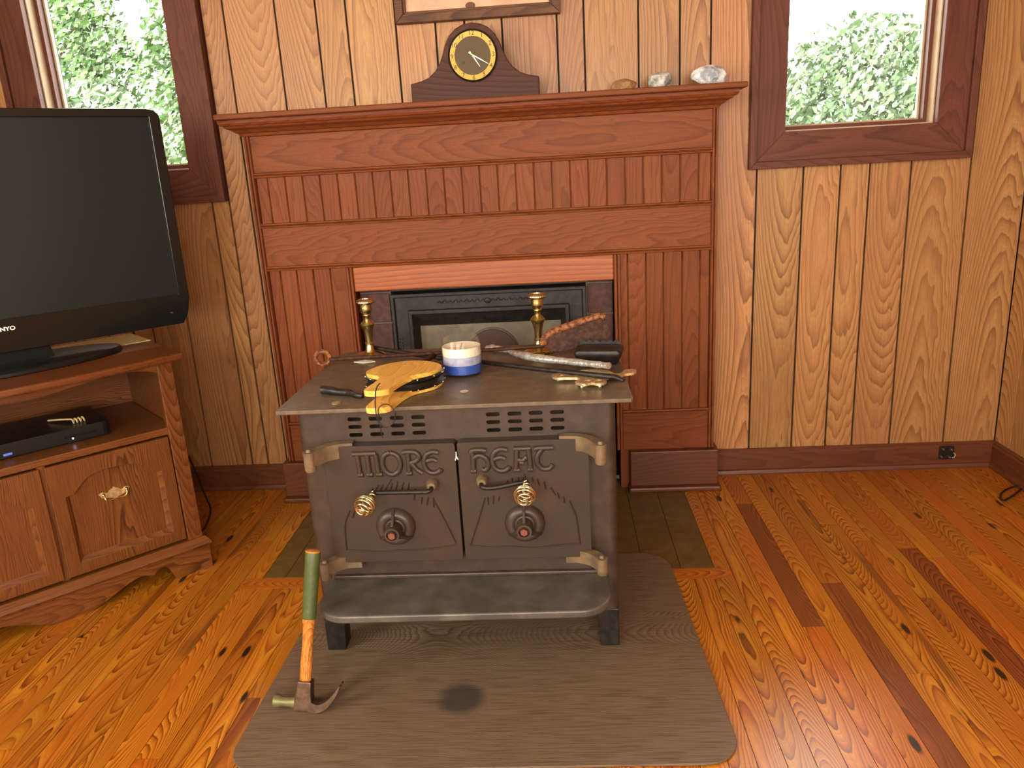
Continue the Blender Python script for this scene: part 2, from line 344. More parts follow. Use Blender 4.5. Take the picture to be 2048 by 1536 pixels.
# ------------------------------------------------------------ room shell
XL, XR, YF, ZC = -2.15, 1.53, -4.4, 2.4
W1 = (-1.705, -1.235, 1.178, 1.98); W2 = (0.750, 1.224, 1.186, 1.98)
floor = kind(box('floor', 'subfloor', None, XL - .14, XR + .14, YF - .14, .14, -.12, -.02), 'structure')
def board(par, name, mat, x0, x1, y0, y1, z0, z1): return MB().box(x0, x1, y0, y1, z0, z1).build(name, mat, par)
HX0, HX1, HY = -.8995, .411, -.685
edges = []
x = .344
while x < XR: edges.append(x); x += .0552
edges.append(XR); x = .344 - .0541
while x > XL: edges.insert(0, x); x -= .0541
edges.insert(0, XL)
rf = random.Random(3)
dark = {(.564, .62): (-.27, -.98), (.674, .73): (-.78, -1.75), (.94, .995): (-.6, -1.6)}
for a, b in zip(edges[:-1], edges[1:]):
    ytop = -.001
    if b > HX0 + .005 and a < HX1 - .005:
        if a >= HX0 - .02 and b <= HX1 + .06: ytop = -.7432
    cuts = [YF]; y = YF + rf.uniform(.5, 1.6)
    while y < ytop - .35: cuts.append(y); y += rf.uniform(.9, 2.3)
    cuts.append(ytop)
    dk = [v for k, v in dark.items() if abs(k[0] - a) < .03]
    if abs(b - HX0) < .03 and a < HX0 - .03:
        board(floor, 'floorboard', 'floorY', a + .0007, b - .0007, HY + .0007, -.001, -.02, 0); cuts = [YF, -2.2, -.7432]
    if dk: cuts = [YF, -2.9, dk[0][1], dk[0][0], ytop]
    for i, (c0, c1) in enumerate(zip(cuts[:-1], cuts[1:])):
        board(floor, 'floorboard', 'floordark' if dk and i == 2 else 'floorY', a + .0007, b - .0007, c0 + .0007, c1 - .0007, -.02, 0)
board(floor, 'floorboard', 'floorY', HX1 + .0007, .4535, HY + .0007, -.001, -.02, 0)      # beside the hearth
board(floor, 'floorboard', 'floorX', -.9535, .4535, -.7425, HY - .0007, -.02, .0004)
hearth = kind(box('hearth_floor', 'tilejoint', None, HX0, HX1, HY, -.02, -.02, -.003), 'structure')
tx = [HX0] + [.213 + .1045 * k for k in range(-10, 2)] + [HX1]; ty = [HY + .0015, -.5725, -.471, -.3685, -.265, -.163, -.06, -.021]
for a, b in zip(tx[:-1], tx[1:]):
    for c0, c1 in zip(ty[:-1], ty[1:]):
        if b - a > .01: board(hearth, 'tile', 'tile', a + .0009, b - .0009, c0 + .0009, c1 - .0009, -.003, .0005)

def walled(name, holes):      # back wall backing with window holes
    mb = MB(); mb.plate([(XL - .14, 0), (XR + .14, 0), (XR + .14, ZC), (XL - .14, ZC)], [[(h[0], h[2]), (h[1], h[2]), (h[1], h[3]), (h[0], h[3])] for h in holes], XZ(.0), .010, .14)
    return kind(mb.build(name, 'groove'), 'structure')
wall_back = walled('wall_back', [W1, W2])
gx = [XL, -2.04, -1.94, -1.77, -1.64, -1.545, -1.4712, -1.3385, -1.180, -1.1190, -1.0453, -.8755, -.7425, -.6453, -.4874, -.360, -.2662, -.1464, .0283, .1141, .2852, .4155, .5129, .6681, .8192, .9388, 1.0318, 1.1634, 1.351, XR]
G = .0032
def wplank(a, b, z0, z1): board(wall_back, 'plank', 'panelZ', a + G, b - G, 0, .0105, z0, z1)
for a, b in zip(gx[:-1], gx[1:]):
    lo = 1.30 if (a > -.99 and b < .52) else 0.0
    hit = [h for h in (W1, W2) if a < h[1] + .05 and b > h[0] - .05]
    if hit:
        h = hit[0]
        if a >= h[0] - .05 and b <= h[1] + .05: wplank(a, b, lo, h[2] - .03); wplank(a, b, h[3] + .03, ZC)
        else:
            wplank(a, b, lo, h[2] - .03); wplank(a, b, h[3] + .03, ZC)
            if a < h[0] - .05: wplank(a, h[0] - .03 + G, h[2] - .03, h[3] + .03)
            if b > h[1] + .05: wplank(h[1] + .03 - G, b, h[2] - .03, h[3] + .03)
    else: wplank(a, b, lo, ZC)
pat = [.172, .133, .0975, .158, .151, .12, .093, .131, .155]
def sidewall(name, xin, sgn, hole=None):
    o = MB()
    if hole: o.plate([(YF - .14, 0), (.009, 0), (.009, ZC), (YF - .14, ZC)], [[(hole[0], hole[2]), (hole[1], hole[2]), (hole[1], hole[3]), (hole[0], hole[3])]], lambda u, v, w: (xin + sgn * w, u, v), .010, .14)
    else: o.box(min(xin + sgn * .010, xin + sgn * .14), max(xin + sgn * .010, xin + sgn * .14), YF - .14, .009, 0, ZC)
    o = kind(o.build(name, 'groove'), 'structure')
    y = -.0; k = 0; first = [.095]
    while y > YF:
        wd = first[0] if k == 0 else pat[k % 9]; y2 = max(YF, y - wd)
        xa, xb = sorted((xin, xin + sgn * .0105))
        if hole and y2 < hole[1] and y > hole[0]:
            board(o, 'plank', 'panelZ', xa, xb, y2 + G, y - G, 0, hole[2] - .03); board(o, 'plank', 'panelZ', xa, xb, y2 + G, y - G, hole[3] + .03, ZC)
        else: board(o, 'plank', 'panelZ', xa, xb, y2 + G, y - G, 0, ZC)
        y = y2; k += 1
    return o
wall_right = sidewall('wall_right', XR, 1)
wall_left = sidewall('wall_left', XL, -1, (-3.3, -2.1, .9, 2.1))
mb = MB(); mb.plate([(XL, 0), (XR, 0), (XR, ZC), (XL, ZC)], [[(cx - .65, .8), (cx + .65, .8), (cx + .65, 2.1), (cx - .65, 2.1)] for cx in (-.95, .75)], XZ(YF), -.14, 0)
kind(mb.build('wall_front', 'panelZ'), 'structure')
def added_curtain(T, w0, w1, z0, z1, label):  # added out-of-view cloth, put in to hold back sky light, hung beside the openings
    n = 60; pts = [(w0 + (w1 - w0) * i / n, .018 * sin(i * 1.1)) for i in range(n + 1)]
    L = [[T(u, d, z) for u, d in pts] + [T(u, d + .004, z) for u, d in pts[::-1]] for z in (z0, z1)]
    tag(MB().loft(L).build('added_curtain', 'added_curtain', None, smooth=60), label, 'added_curtain')
for cx, lb_ in ((-.95, 'added unseen pale drape drawn aside at the front wall window nearer the television side'), (.75, 'added unseen pale drape drawn aside at the front wall window farther from the television side')):
    added_curtain(lambda u, d, z: (u, YF + .03 + d, z), cx + .50, cx + .68, .72, 2.16, lb_)
added_curtain(lambda u, d, z: (XL + .03 + d, u, z), -3.33, -3.17, .82, 2.16, 'added unseen pale drape drawn aside at the side wall window')
kind(box('ceiling', 'ceil', None, XL - .14, XR + .14, YF - .14, .14, ZC, ZC + .12), 'structure')

# windows of the back wall
def window(name, h):
    x0, x1, z0, z1 = h
    r = kind(box(name, 'pane', None, x0 + .012, x1 - .012, .088, .092, z0 + .012, z1 - .012), 'structure')
    cw, bw = .091, .022
    def bar(nm, mat, x0, x1, z0, z1, ya, yb, m):   # mitred pieces
        pass
    def ring(nm, i0, i1, ya, yb, mt):
        ax0, ax1, az0, az1 = x0 - i0, x1 + i0, z0 - i0, z1 + i0; bx0, bx1, bz0, bz1 = x0 - i1, x1 + i1, z0 - i1, z1 + i1
        for poly, ax in (([(ax0, az0), (bx0, bz0), (bx1, bz0), (ax1, az0)], 'X'), ([(ax1, az0), (bx1, bz0), (bx1, bz1), (ax1, az1)], 'Z'), ([(ax1, az1), (bx1, bz1), (bx0, bz1), (ax0, az1)], 'X'), ([(ax0, az1), (bx0, bz1), (bx0, bz0), (ax0, az0)], 'Z')):
            MB().prism(poly, XZ(0), ya, yb).build(nm, M[mt + ax], r, .0015)
    ring('casing', 0, cw, -.018, .011, 'casing')
    ring('back_band', cw, cw + bw, -.030, .011, 'casing')
    for nm, (i, j), (ya, yb), mt in (('jamb', (-.004, .02), (.011, .05), 'jamb'), ('stop', (-.016, .02), (.05, .082), 'casingZ'), ('sash_edge', (-.022, .0), (.082, .098), 'jamb')):
        mb = MB(); o = j; mb.plate([(x0 - o, z0 - o), (x1 + o, z0 - o), (x1 + o, z1 + o), (x0 - o, z1 + o)] if nm != 'jamb' else [(x0 - .0005, z0 - .0005), (x1 + .0005, z0 - .0005), (x1 + .0005, z1 + .0005), (x0 - .0005, z1 + .0005)], [[(x0 - i, z0 - i), (x1 + i, z0 - i), (x1 + i, z1 + i), (x0 - i, z1 + i)]], XZ(0), ya, yb)
        mb.build(nm, mt, r)
    return r
window('window_1', W1); window('window_2', W2)

# baseboards
def baseboard(name, runs):
    first = None
    for (x0, x1) in runs:
        mb = MB(); prof = [(0, 0), (-.024, 0), (-.024, .006), (-.020, .016), (-.014, .019), (-.014, .078), (-.010, .084), (-.010, .090), (-.006, .095), (0, .095)]
        mb.loft([[(x0, p, q) for p, q in prof], [(x1, p, q) for p, q in prof]])
        first = mb.build(name, 'trimX'); kind(first, 'structure')
baseboard('baseboard_back', [(XL, -1.0), (.53, XR)])
mb = MB(); prof = [(0, 0), (-.024, 0), (-.024, .006), (-.020, .016), (-.014, .019), (-.014, .078), (-.010, .084), (-.010, .090), (-.006, .095), (0, .095)]
mb.loft([[(XR + p, -.012, q) for p, q in prof], [(XR + p, YF, q) for p, q in prof]]); kind(mb.build('baseboard_right', 'trimY'), 'structure')

# ------------------------------------------------------------ fireplace mantel
mt = thing('fireplace_mantel', (-.2415, -.06, 0), 'red-brown wooden fireplace mantel with beadboard panels and moulded shelf', 'mantel')
mb = MB(); mb.box(-.985, -.695, -.104, -.001, 0, .84); mb.box(.198, .505, -.104, -.001, 0, .84); mb.box(-.985, .505, -.104, -.001, .80, 1.30); mb.build('carcass', 'mantelX', mt)
box('shelf', 'mantelX', mt, -1.047, .586, -.200, -.001, 1.314, 1.331, .004)
prof = [(-.004, 1.262), (.006, 1.266), (.010, 1.274), (.016, 1.276), (.026, 1.284), (.040, 1.290), (.044, 1.296), (.050, 1.297), (.055, 1.304), (.056, 1.3145), (-.004, 1.3145)]
mb = MB(); L = []
for o, z in prof: L.append([(-.992 - o, -.002, z), (-.992 - o, -.118 - o, z), (.512 + o, -.118 - o, z), (.512 + o, -.002, z)])
b = 0
for j, q in enumerate(L): mb.v += q
for j in range(len(L) - 1):
    for i in range(3): mb.f.append((4 * j + i, 4 * j + i + 1, 4 * j + 5 + i, 4 * j + 4 + i))
mb.build('crown_moulding', 'mantelX', mt)
box('frieze_board', 'mantelX', mt, -.973, .500, -.116, -.103, 1.150, 1.275, .002)
def bead_h(x0, x1, zc, h=.016, y=-.104):
    prof = [(y, zc - h / 2), (y - .010, zc - h / 2), (y - .016, zc - h * .42), (y - .017, zc - h * .15), (y - .012, zc - .0005), (y - .017, zc + h * .2), (y - .016, zc + h * .42), (y - .010, zc + h / 2), (y, zc + h / 2)]
    MB().loft([[(x0, p, q) for p, q in prof], [(x1, p, q) for p, q in prof]]).build('bead_trim', 'mantelX', mt, smooth=30)
def bead_v(xc, z0, z1, h=.020, y=-.104):
    prof = [(xc - h / 2, y), (xc - h / 2, y - .012), (xc - h * .4, y - .018), (xc - h * .12, y - .018), (xc, y - .011), (xc + h * .12, y - .018), (xc + h * .4, y - .018), (xc + h / 2, y - .012), (xc + h / 2, y)]
    MB().loft([[(p, q, z0) for p, q in prof], [(p, q, z1) for p, q in prof]]).build('edge_bead', 'mantelZ', mt, smooth=30)
bead_v(-.983, .15, 1.275); bead_v(.508, .15, 1.275)
bead_h(-.974, .4985, 1.142); bead_h(-.974, .4985, .980); bead_h(-.974, .4985, .8385)
box('middle_board', 'mantelX', mt, -.973, .4985, -.115, -.103, .846, .973, .002)
def beads(xs, z0, z1):
    for a, b in zip(xs[:-1], xs[1:]):
        MB().prism([(a + .0008, -.103), (a + .0008, -.106), (a + .0032, -.1095), (b - .0032, -.1095), (b - .0008, -.106), (b - .0008, -.103)], lambda u, v, w: (u, v, w), z0, z1).build('bead_board', 'mantelZ', mt)
beads([-.973] + [-.935 + .0581 * k for k in range(25)] + [.4985], .988, 1.134)
beads([-.973, -.935, -.878, -.821, -.763, -.706], .292, .831)
beads([.204, .231, .291, .348, .409, .467, .4985], .292, .831)
bead_v(-.695, .15, .8305, .022); bead_v(.196, .15, .8305, .022)
box('lintel_board', 'lintel', mt, -.684, .185, -.117, -.085, .748, .8305, .004)
for x0, x1 in ((-.973, -.706), (.207, .4985)):
    bead_h(x0, x1, .285)
    box('base_board', 'mantelX', mt, x0, x1, -.113, -.103, .146, .277, .002)
for x0, x1, cx0, cx1 in ((-1.012, -.715, -1.012, -.715), (.228, .532, .228, .532)):
    box('plinth', 'trimX', mt, x0, x1, -.140, -.001, .018, .147, .004)
    box('shoe_moulding', 'trimX', mt, x0 - .006, x1 + .008, -.159, -.001, 0, .019, .006)

# brick facing and cast iron front inside the opening
br = thing('brick_facing', (-.2415, -.03, 0), 'dark red brick facing beside the cast iron fireplace front', 'brickwork')
mb = MB(); mb.box(-.6835, -.576, -.056, -.001, 0, .79); mb.box(.094, .1845, -.056, -.001, 0, .79); mb.box(-.6835, .1845, -.05, -.001, .735, .79); mb.build('mortar', 'mortar', br)
for x0, x1 in ((-.682, -.581), (.099, .183)):
    for k in range(8):
        z0 = .624 + .006 + (k - 6) * .1065; z1 = min(z0 + .1, .79); z0 = max(z0, .003)
        box('brick', 'brick', br, x0, x1, -.062, -.05, z0, z1, .002)
fp = thing('fireplace_insert', (-.2415, -.05, 0), 'black cast iron fireplace front closed with a grey metal panel', 'fireplace')
def uframe(nm, x0, x1, zt, wd, ya, yb, mat='castiron', bev=.003):
    mb = MB(); mb.plate([(x0, 0), (x0, zt), (x1, zt), (x1, 0), (x1 - wd, 0), (x1 - wd, zt - wd), (x0 + wd, zt - wd), (x0 + wd, 0)], [], XZ(0), ya, yb)
    return mb.build(nm, mat, fp, bev)
uframe('outer_lip', -.575, .093, .727, .012, -.084, -.02)
uframe('flat_band', -.563, .081, .715, .047, -.074, -.02)
uframe('bead_frame', -.517, .035, .669, .014, -.088, -.02)
mb = MB()
o = [(-.503, .655), (.021, .655)]; i = [(-.488, .604), (.006, .604)]
A = [(-.503, -.078, 0), (-.503, -.078, .655), (.021, -.078, .655), (.021, -.078, 0)]; B = [(-.486, -.034, 0), (-.486, -.034, .604), (.004, -.034, .604), (.004, -.034, 0)]
mb.v = A + B; mb.f = [(0, 1, 5, 4), (1, 2, 6, 5), (2, 3, 7, 6)]; mb.build('cove_band', 'castiron', fp)
orn = MB()
for sx in (-1, 1):
    for k in range(9):
        t = k / 8; orn.tube(spline([(-.241 + sx * (.01 + .15 * t), -.0745, .690), (-.241 + sx * (.017 + .15 * t), -.077, .697 + .004 * (k % 2)), (-.241 + sx * (.025 + .15 * t), -.0745, .690)], 4), .0022, 5)
orn.ball((-.241, -.075, .692), .010, 10, 6, (1.3, .4, 1)); orn.build('ornament', 'castiron', fp, smooth=True)
for sx in (-.552, .070):
    o2 = MB()
    for k in range(7): o2.tube([(sx, -.0745, .50 + k * .011), (sx - .008, -.077, .507 + k * .011), (sx, -.0745, .514 + k * .011)], .002, 5); o2.tube([(sx, -.0745, .50 + k * .011), (sx + .008, -.077, .507 + k * .011), (sx, -.0745, .514 + k * .011)], .002, 5)
    o2.build('ornament', 'castiron', fp)
box('panel', 'cover', fp, -.50, .018, -.036, -.022, 0, .612)
mb = MB(); mb.lathe([(.094, 0), (.094, .006), (.088, .008), (.086, .004), (.0, .004)], (-.237, -.036, .497), (0, -1, 0), 40); mb.build('flue_cover', 'disk', fp, smooth=True)

# ------------------------------------------------------------ wood stove
st = thing('wood_stove', (-.2415, -.82, 0), 'dark brown cast iron wood stove with raised lettering on its two doors', 'stove')
Y0 = -1.055
mb = MB(); mb.prism(rrect(-.598, .115, Y0, -.57, .018, 4), XY(0), .105, .5505); mb.prism(rrect(-.594, .111, -1.005, -.57, .018, 4), XY(0), .5505, .620)
mb.box(-.598, -.592, -1.037, -.575, .55, .6255); mb.box(.109, .115, -1.037, -.575, .55, .6255); mb.build('body', 'iron', st, smooth=True)
holes = []
for cx in (-.466, -.418, -.370, -.322, -.155, -.107, -.060, -.013):
    for cz in (.600, .582, .563): holes.append(rrect(cx - .0155, cx + .0155, cz - .0046, cz + .0046, .0045, 3))
mb = MB(); mb.plate([(-.580, .5505), (.097, .5505), (.097, .6255), (-.580, .6255)], holes, XZ(Y0), 0, .005)
mb.prism([(-.580 - .018 * sin(radians(a)), Y0 + .018 - .018 * cos(radians(a))) for a in range(0, 91, 15)] + [(-.592, Y0 + .018), (-.58, Y0 + .006)], XY(0), .5505, .6255)
mb.prism([(.097 + .018 * sin(radians(a)), Y0 + .018 - .018 * cos(radians(a))) for a in range(0, 91, 15)] + [(.109, Y0 + .018), (.097, Y0 + .006)], XY(0), .5505, .6255)
mb.build('vent_panel', 'iron', st)
pl = rrect(-.632, .1505, -1.088, -.522, .010, 3)
pl = [(-.632, -1.084), (-.628, -1.088), (.1465, -1.088), (.1505, -1.084), (.1505, -.58), (.142, -.545), (.115, -.527), (-.597, -.527), (-.624, -.545), (-.632, -.58)]
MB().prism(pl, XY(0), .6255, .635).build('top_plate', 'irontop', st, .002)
for x0, x1, s_ in ((-.598, -.553, 1), (.069, .114, -1)):
    for y0, y1 in ((Y0 + .002, Y0 + .05), (-.62, -.572)):
        xi = x1 if s_ > 0 else x0; xo = x0 if s_ > 0 else x1
        mb = MB(); A = [(xo, y0, .1055), (xi + s_ * .006, y0, .1055), (xi + s_ * .006, y1, .1055), (xo, y1, .1055)]; B = [(xo, y0, .0062), (xi, y0, .0062), (xi, y1, .0062), (xo, y1, .0062)]
        mb.loft([B, A]).build('leg', 'ironblack', st, .002)
ashp = [(-.562, Y0 + .002), (-.562, -1.155)] + [(-.492 - .07 * cos(radians(a)), -1.153 - .07 * sin(radians(a))) for a in range(10, 91, 10)] + [(.020 + .07 * sin(radians(a)), -1.148 - .07 * cos(radians(a))) for a in range(0, 91, 10)] + [(.090, Y0 + .002)]
MB().prism(ashp, XY(0), .188, .206).build('ash_shelf', 'ash', st, .004)
box('ash_lip', 'iron', st, -.555, .083, -1.066, Y0 + .001, .2055, .216, .003)

DF = -1.086
def stroke(mb, pts, w=.0060, d=.0045, y=DF, n=6, sp=True):
    pp = spline(pts, n) if sp and len(pts) > 2 else pts
    P = [(p[0], y, p[1]) for p in pp]
    mb.tube(P, w, 8, False, d / w, (0, -1, 0)); return mb
def door(x0, x1, lbl):
    mb = MB(); mb.plate(rrect(x0, x1, .262, .547, .006, 3), [], XZ(0), DF, -1.054)
    d = mb.build('door', 'irondoor', st, .004, smooth=True); d['label'] = lbl; return d
d1 = door(-.537, -.2405, 'stove door lettered MORE'); d2 = door(-.2355, .053, 'stove door lettered HEAT')
def letters(door_, x0, items):
    for (ox, wd, strokes) in items:
        mb = MB()
        for S in strokes: stroke(mb, [(ox + u * wd, .478 + v * .052) for u, v in S], .0064, .0064, sp=len(S) > 2)
        mb.build('letter', 'irondoor', door_, smooth=60)
letters(d1, 0, [
    (-.469, .058, [[(-.02, .98), (.9, .98)], [(.16, .95), (.20, .04)], [(.12, .03), (.32, .03)], [(.54, .95), (.56, .04)], [(.48, .03), (.70, .03)], [(.88, .96), (.92, .04)], [(.84, .03), (1.06, .02)]]),
    (-.405, .044, [[(.45, 1.0), (.12, .86), (0, .5), (.14, .14), (.46, .0), (.8, .14), (.92, .5), (.8, .84), (.45, 1.0)]]),
    (-.357, .042, [[(.0, .99), (.6, .99), (.84, .8), (.72, .6), (.36, .5)], [(.26, .95), (.26, .06)], [(.12, .03), (.40, .03)], [(.40, .5), (.66, .2), (.96, .02)]]),
    (-.312, .040, [[(.86, .92), (.5, .96), (.14, .8), (.02, .45), (.16, .12), (.5, .0), (.84, .08), (.96, .2)], [(.16, .56), (.5, .62), (.74, .54)]])])
letters(d2, 0, [
    (-.208, .042, [[(.86, .94), (.5, .98), (.14, .96), (.04, .82)], [(.12, .9), (.16, .5), (.12, .06)], [(.0, .04), (.28, .04)], [(.16, .62), (.5, .74), (.84, .58), (.94, .3), (.8, .08), (.58, .10)]]),
    (-.160, .040, [[(.86, .94), (.46, .98), (.12, .8), (.02, .45), (.16, .12), (.5, .0), (.84, .08), (.96, .22)], [(.12, .54), (.48, .62), (.72, .54)]]),
    (-.112, .040, [[(.04, .98), (.96, .98)], [(.2, .95), (.16, .5), (.1, .04)], [(.0, .03), (.3, .03)], [(.84, .95), (.88, .5), (.9, .04)], [(.76, .03), (1.02, .03)], [(.2, .5), (.5, .46), (.74, .6)], [(.3, .36), (.55, .33)]]),
    (-.066, .042, [[(.0, .94), (.3, .98), (1.0, .98)], [(.42, .94), (.16, .62), (.14, .3), (.4, .04), (.78, .06), (.94, .24)]])])
rel1 = [[(-.4907, .3929), (-.5069, .357), (-.5095, .2938)], [(-.5095, .2938), (-.4676, .2914), (-.427, .2877), (-.386, .2904), (-.3278, .2913), (-.2555, .2995)], [(-.255, .3058), (-.2759, .3626), (-.2969, .4125)],
 [(-.4755, .4051), (-.4867, .3758)], [(-.45, .4316), (-.455, .4213)], [(-.4339, .4457), (-.443, .4335)], [(-.4193, .4545), (-.4308, .4372)], [(-.4085, .4552), (-.4168, .4409)], [(-.3889, .4669), (-.4061, .4406)], [(-.3869, .4576), (-.3933, .4423)], [(-.375, .4603), (-.3809, .4398)], [(-.3616, .4588), (-.3683, .4394)], [(-.3493, .4563), (-.3549, .4369)], [(-.337, .4425), (-.3415, .4135)], [(-.3224, .4212), (-.3258, .4046)], [(-.3088, .4208), (-.3133, .4021)], [(-.2974, .4184), (-.2983, .3954)]]
rel2 = [[(-.1813, .4153), (-.1981, .3656), (-.2222, .2991)], [(-.2222, .298), (-.1716, .2923), (-.1286, .2933), (-.0743, .2885), (-.0255, .2936), (.0267, .2953)], [(.0072, .401), (.0142, .3821), (.0211, .359), (.0267, .2953)],
 [(-.1295, .4548), (-.1294, .4446)], [(-.1189, .4606), (-.1185, .4483)], [(-.105, .4622), (-.1046, .452)], [(-.0946, .4618), (-.094, .4536)], [(-.0904, .4698), (-.0881, .4575)], [(-.0738, .4601), (-.0723, .4509)], [(-.0626, .4567), (-.0586, .4402)], [(-.0477, .4501), (-.0448, .4315)], [(-.0332, .4353), (-.0235, .4165)], [(-.0186, .4225), (-.0163, .408)], [(-.0057, .4118), (-.0043, .3972)], [(-.1754, .4172), (-.1747, .3984)], [(-.1619, .4188), (-.164, .4002)], [(-.1495, .4164), (-.1511, .406)]]
for d, rel in ((d1, rel1), (d2, rel2)):
    mb = MB()
    for S in rel: stroke(mb, S, .0018, .0030, n=4)
    mb.build('relief_lines', 'irondoor', d, smooth=60)
def hinge(par, pts, zt, h, r):
    # arm: flat bar following pts (x,y) with a rounded eye at its end
    sp = spline(pts, 6); n = len(sp); Lp, Rp = [], []
    for i, (x, y) in enumerate(sp):
        a = Vector(sp[min(i + 1, n - 1)]) - Vector(sp[max(i - 1, 0)]); a.normalize(); w_ = .011
        Lp.append((x - a.y * w_, y + a.x * w_)); Rp.append((x + a.y * w_, y - a.x * w_))
    a = Vector(sp[-1]) - Vector(sp[-2]); ang = math.atan2(a.y, a.x); ex, ey = sp[-1]
    eye = [(ex + r * cos(ang + radians(t)), ey + r * sin(ang + radians(t))) for t in range(80, -81, -20)]
    o = MB().plate(Lp + eye + Rp[::-1], [], XY(0), zt - h, zt).build('hinge_arm', 'rustarm', par, .003)
    MB().lathe([(.0115, zt - h - .010), (.0128, zt - h - .006), (.0128, zt - h + .002), (.0062, zt - h + .002), (.0062, zt + .003), (.004, zt + .006)], (ex, ey, 0), (0, 0, 1), 16).build('hinge_pin', 'rustarm', par, smooth=True)
hinge(d1, [(-.470, -1.071), (-.500, -1.074), (-.530, -1.092), (-.553, -1.128)], .553, .034, .013)
hinge(d2, [(-.010, -1.071), (.030, -1.076), (.056, -1.096), (.076, -1.138)], .553, .034, .013)
hinge(d2, [(-.005, -1.071), (.025, -1.074), (.055, -1.09), (.074, -1.118)], .276, .030, .013)
hinge(d1, [(-.480, -1.071), (-.515, -1.074), (-.540, -1.09), (-.556, -1.110)], .276, .030, .013)
def coil(par, a, d):
    a = Vector(a); d = Vector(d).normalized(); t = Vector((0, 0, 1)); e1 = (t - d * t.dot(d)).normalized(); e2 = d.cross(e1); P = []; n = 150
    for i in range(n + 1):
        q = i / n
        rr = .0068 + .016 * sin(pi * min(1, max(0, (q - .22) / .78)) ** 1.15) if q > .22 else .0068
        if q > .95: rr = max(rr, .007)
        h = .016 * q / .22 if q < .22 else .016 + .046 * (q - .22) / .78
        an = 2 * pi * 8 * q; P.append(tuple(a + d * h + (e1 * cos(an) + e2 * sin(an)) * rr))
    k = MB().tube(P, .0024, 7); k.build('coil_knob', 'brasspale', par, smooth=60)
for d, bx, bz, ex, ez in ((d1, -.296, .455, -.420, .456), (d2, -.184, .460, -.0835, .470)):
    MB().lathe([(.013, 0), (.0135, .012), (.012, .020), (.009, .026)], (bx, DF + .001, bz), (0, -1, 0), 18).build('handle_boss', 'rustarm', d, smooth=True)
    sx = 1 if ex > bx else -1
    MB().tube(spline([(bx, DF - .015, bz), (bx, DF - .030, bz - .004), (bx + sx * .008, DF - .036, bz - .006), (bx + sx * .03, DF - .036, bz - .006 + .0), (ex - sx * .012, DF - .036, ez - .006), (ex, DF - .038, ez - .006), (ex, DF - .05, ez - .007)], 6), .0052, 10).build('handle_rod', 'ironblack', d, smooth=True)
    coil(d, (ex, DF - .040, ez - .006), (-.35 if sx < 0 else -.10, -1, -.30))
for d, cx in ((d1, -.389), (d2, -.095)):
    cz = .352
    k = MB().lathe([(.045, 0), (.045, .006), (.042, .012), (.036, .019), (.028, .020), (.022, .015), (.0185, .016), (.0175, .046), (.0165, .050), (.0125, .050), (.0125, .042), (.0, .042)], (cx, DF + .001, cz), (0, -1, 0), 40).build('damper_knob', 'iron', d, smooth=50)
    MB().lathe([(.009, .038), (.009, .052), (.008, .0535), (.0, .0535)], (cx, DF, cz), (0, -1, 0), 6).build('bolt', 'copper', k)
    for an in (90, 215, 325):
        a = radians(an); mb = MB(); c_, s_ = cos(a), sin(a); T = lambda u, v, w: (cx + u * c_ - w * s_, DF - v, cz + u * s_ + w * c_)
        mb.prism([(.014, .003), (.046, .003), (.046, .010), (.036, .024), (.018, .040), (.014, .042)], T, -.0032, .0032); mb.build('rib', 'iron', k, .001)
mb = MB(); mb.tube([(-.238, DF - .002, .527), (-.2375, DF - .006, .518), (-.2405, DF - .004, .508)], .0013, 6); mb.tube([(-.2375, DF - .006, .518), (-.2345, DF - .004, .510)], .0012, 6); mb.build('latch_clip', 'white', d2)

# ------------------------------------------------------------ mat under the stove
def roundpoly(pts, rads, n=6):
    out = []; N = len(pts)
    for i in range(N):
        p = Vector(pts[i]); a = (Vector(pts[i - 1]) - p).normalized(); b = (Vector(pts[(i + 1) % N]) - p).normalized(); r = rads[i]
        half = a.angle(b) / 2; dd = r / math.tan(half); c_ = p + (a + b).normalized() * (r / sin(half)); s0 = p + a * dd; s1 = p + b * dd
        a0 = math.atan2(*(s0 - c_).yx); a1 = math.atan2(*(s1 - c_).yx); da = (a1 - a0 + pi) % (2 * pi) - pi
        for k in range(n + 1): t = a0 + da * k / n; out.append((c_.x + r * cos(t), c_.y + r * sin(t)))
    return out
mp = roundpoly([(-.682, -.590), (.287, -.597), (.322, -1.432), (-.702, -1.447)], [.07, .085, .07, .07])
mb = MB().prism(mp, lambda u, v, w: (u, v, w), .0008, .006)
matob = mb.build('floor_mat', 'mat', None, .0015, org=(-.2, -1.0, .0008)); tag(matob, 'dark brown wood-grain mat with rounded corners under the stove', 'mat')

# ------------------------------------------------------------ hammer
hm = thing('hammer', (-.595, -1.262, .006), 'claw hammer with green painted grip leaning against the stove ash shelf', 'hammer')
A = Vector((-.588, -1.262, .030)); Bv = Vector((-.555, -1.178, .342)); dv = (Bv - A); Ln = dv.length; dv.normalize(); sidev = Vector((1, 0, 0)); sidev = (sidev - dv * sidev.dot(dv)).normalized(); fwd = dv.cross(sidev)
def hpt(t, a, u, v): return tuple(A + dv * (t * Ln) + sidev * u + fwd * v)
def hloop(t, ru, rv, n=14): return [hpt(t, 0, ru * cos(2 * pi * k / n), rv * sin(2 * pi * k / n)) for k in range(n)]
MB().loft([hloop(t, u, v) for t, u, v in ((.06, .0125, .009), (.14, .013, .0095), (.25, .0135, .010), (.36, .0118, .0095), (.47, .0125, .011), (.54, .0145, .013), (.56, .0148, .0132))]).build('handle', 'hickory', hm, smooth=True)
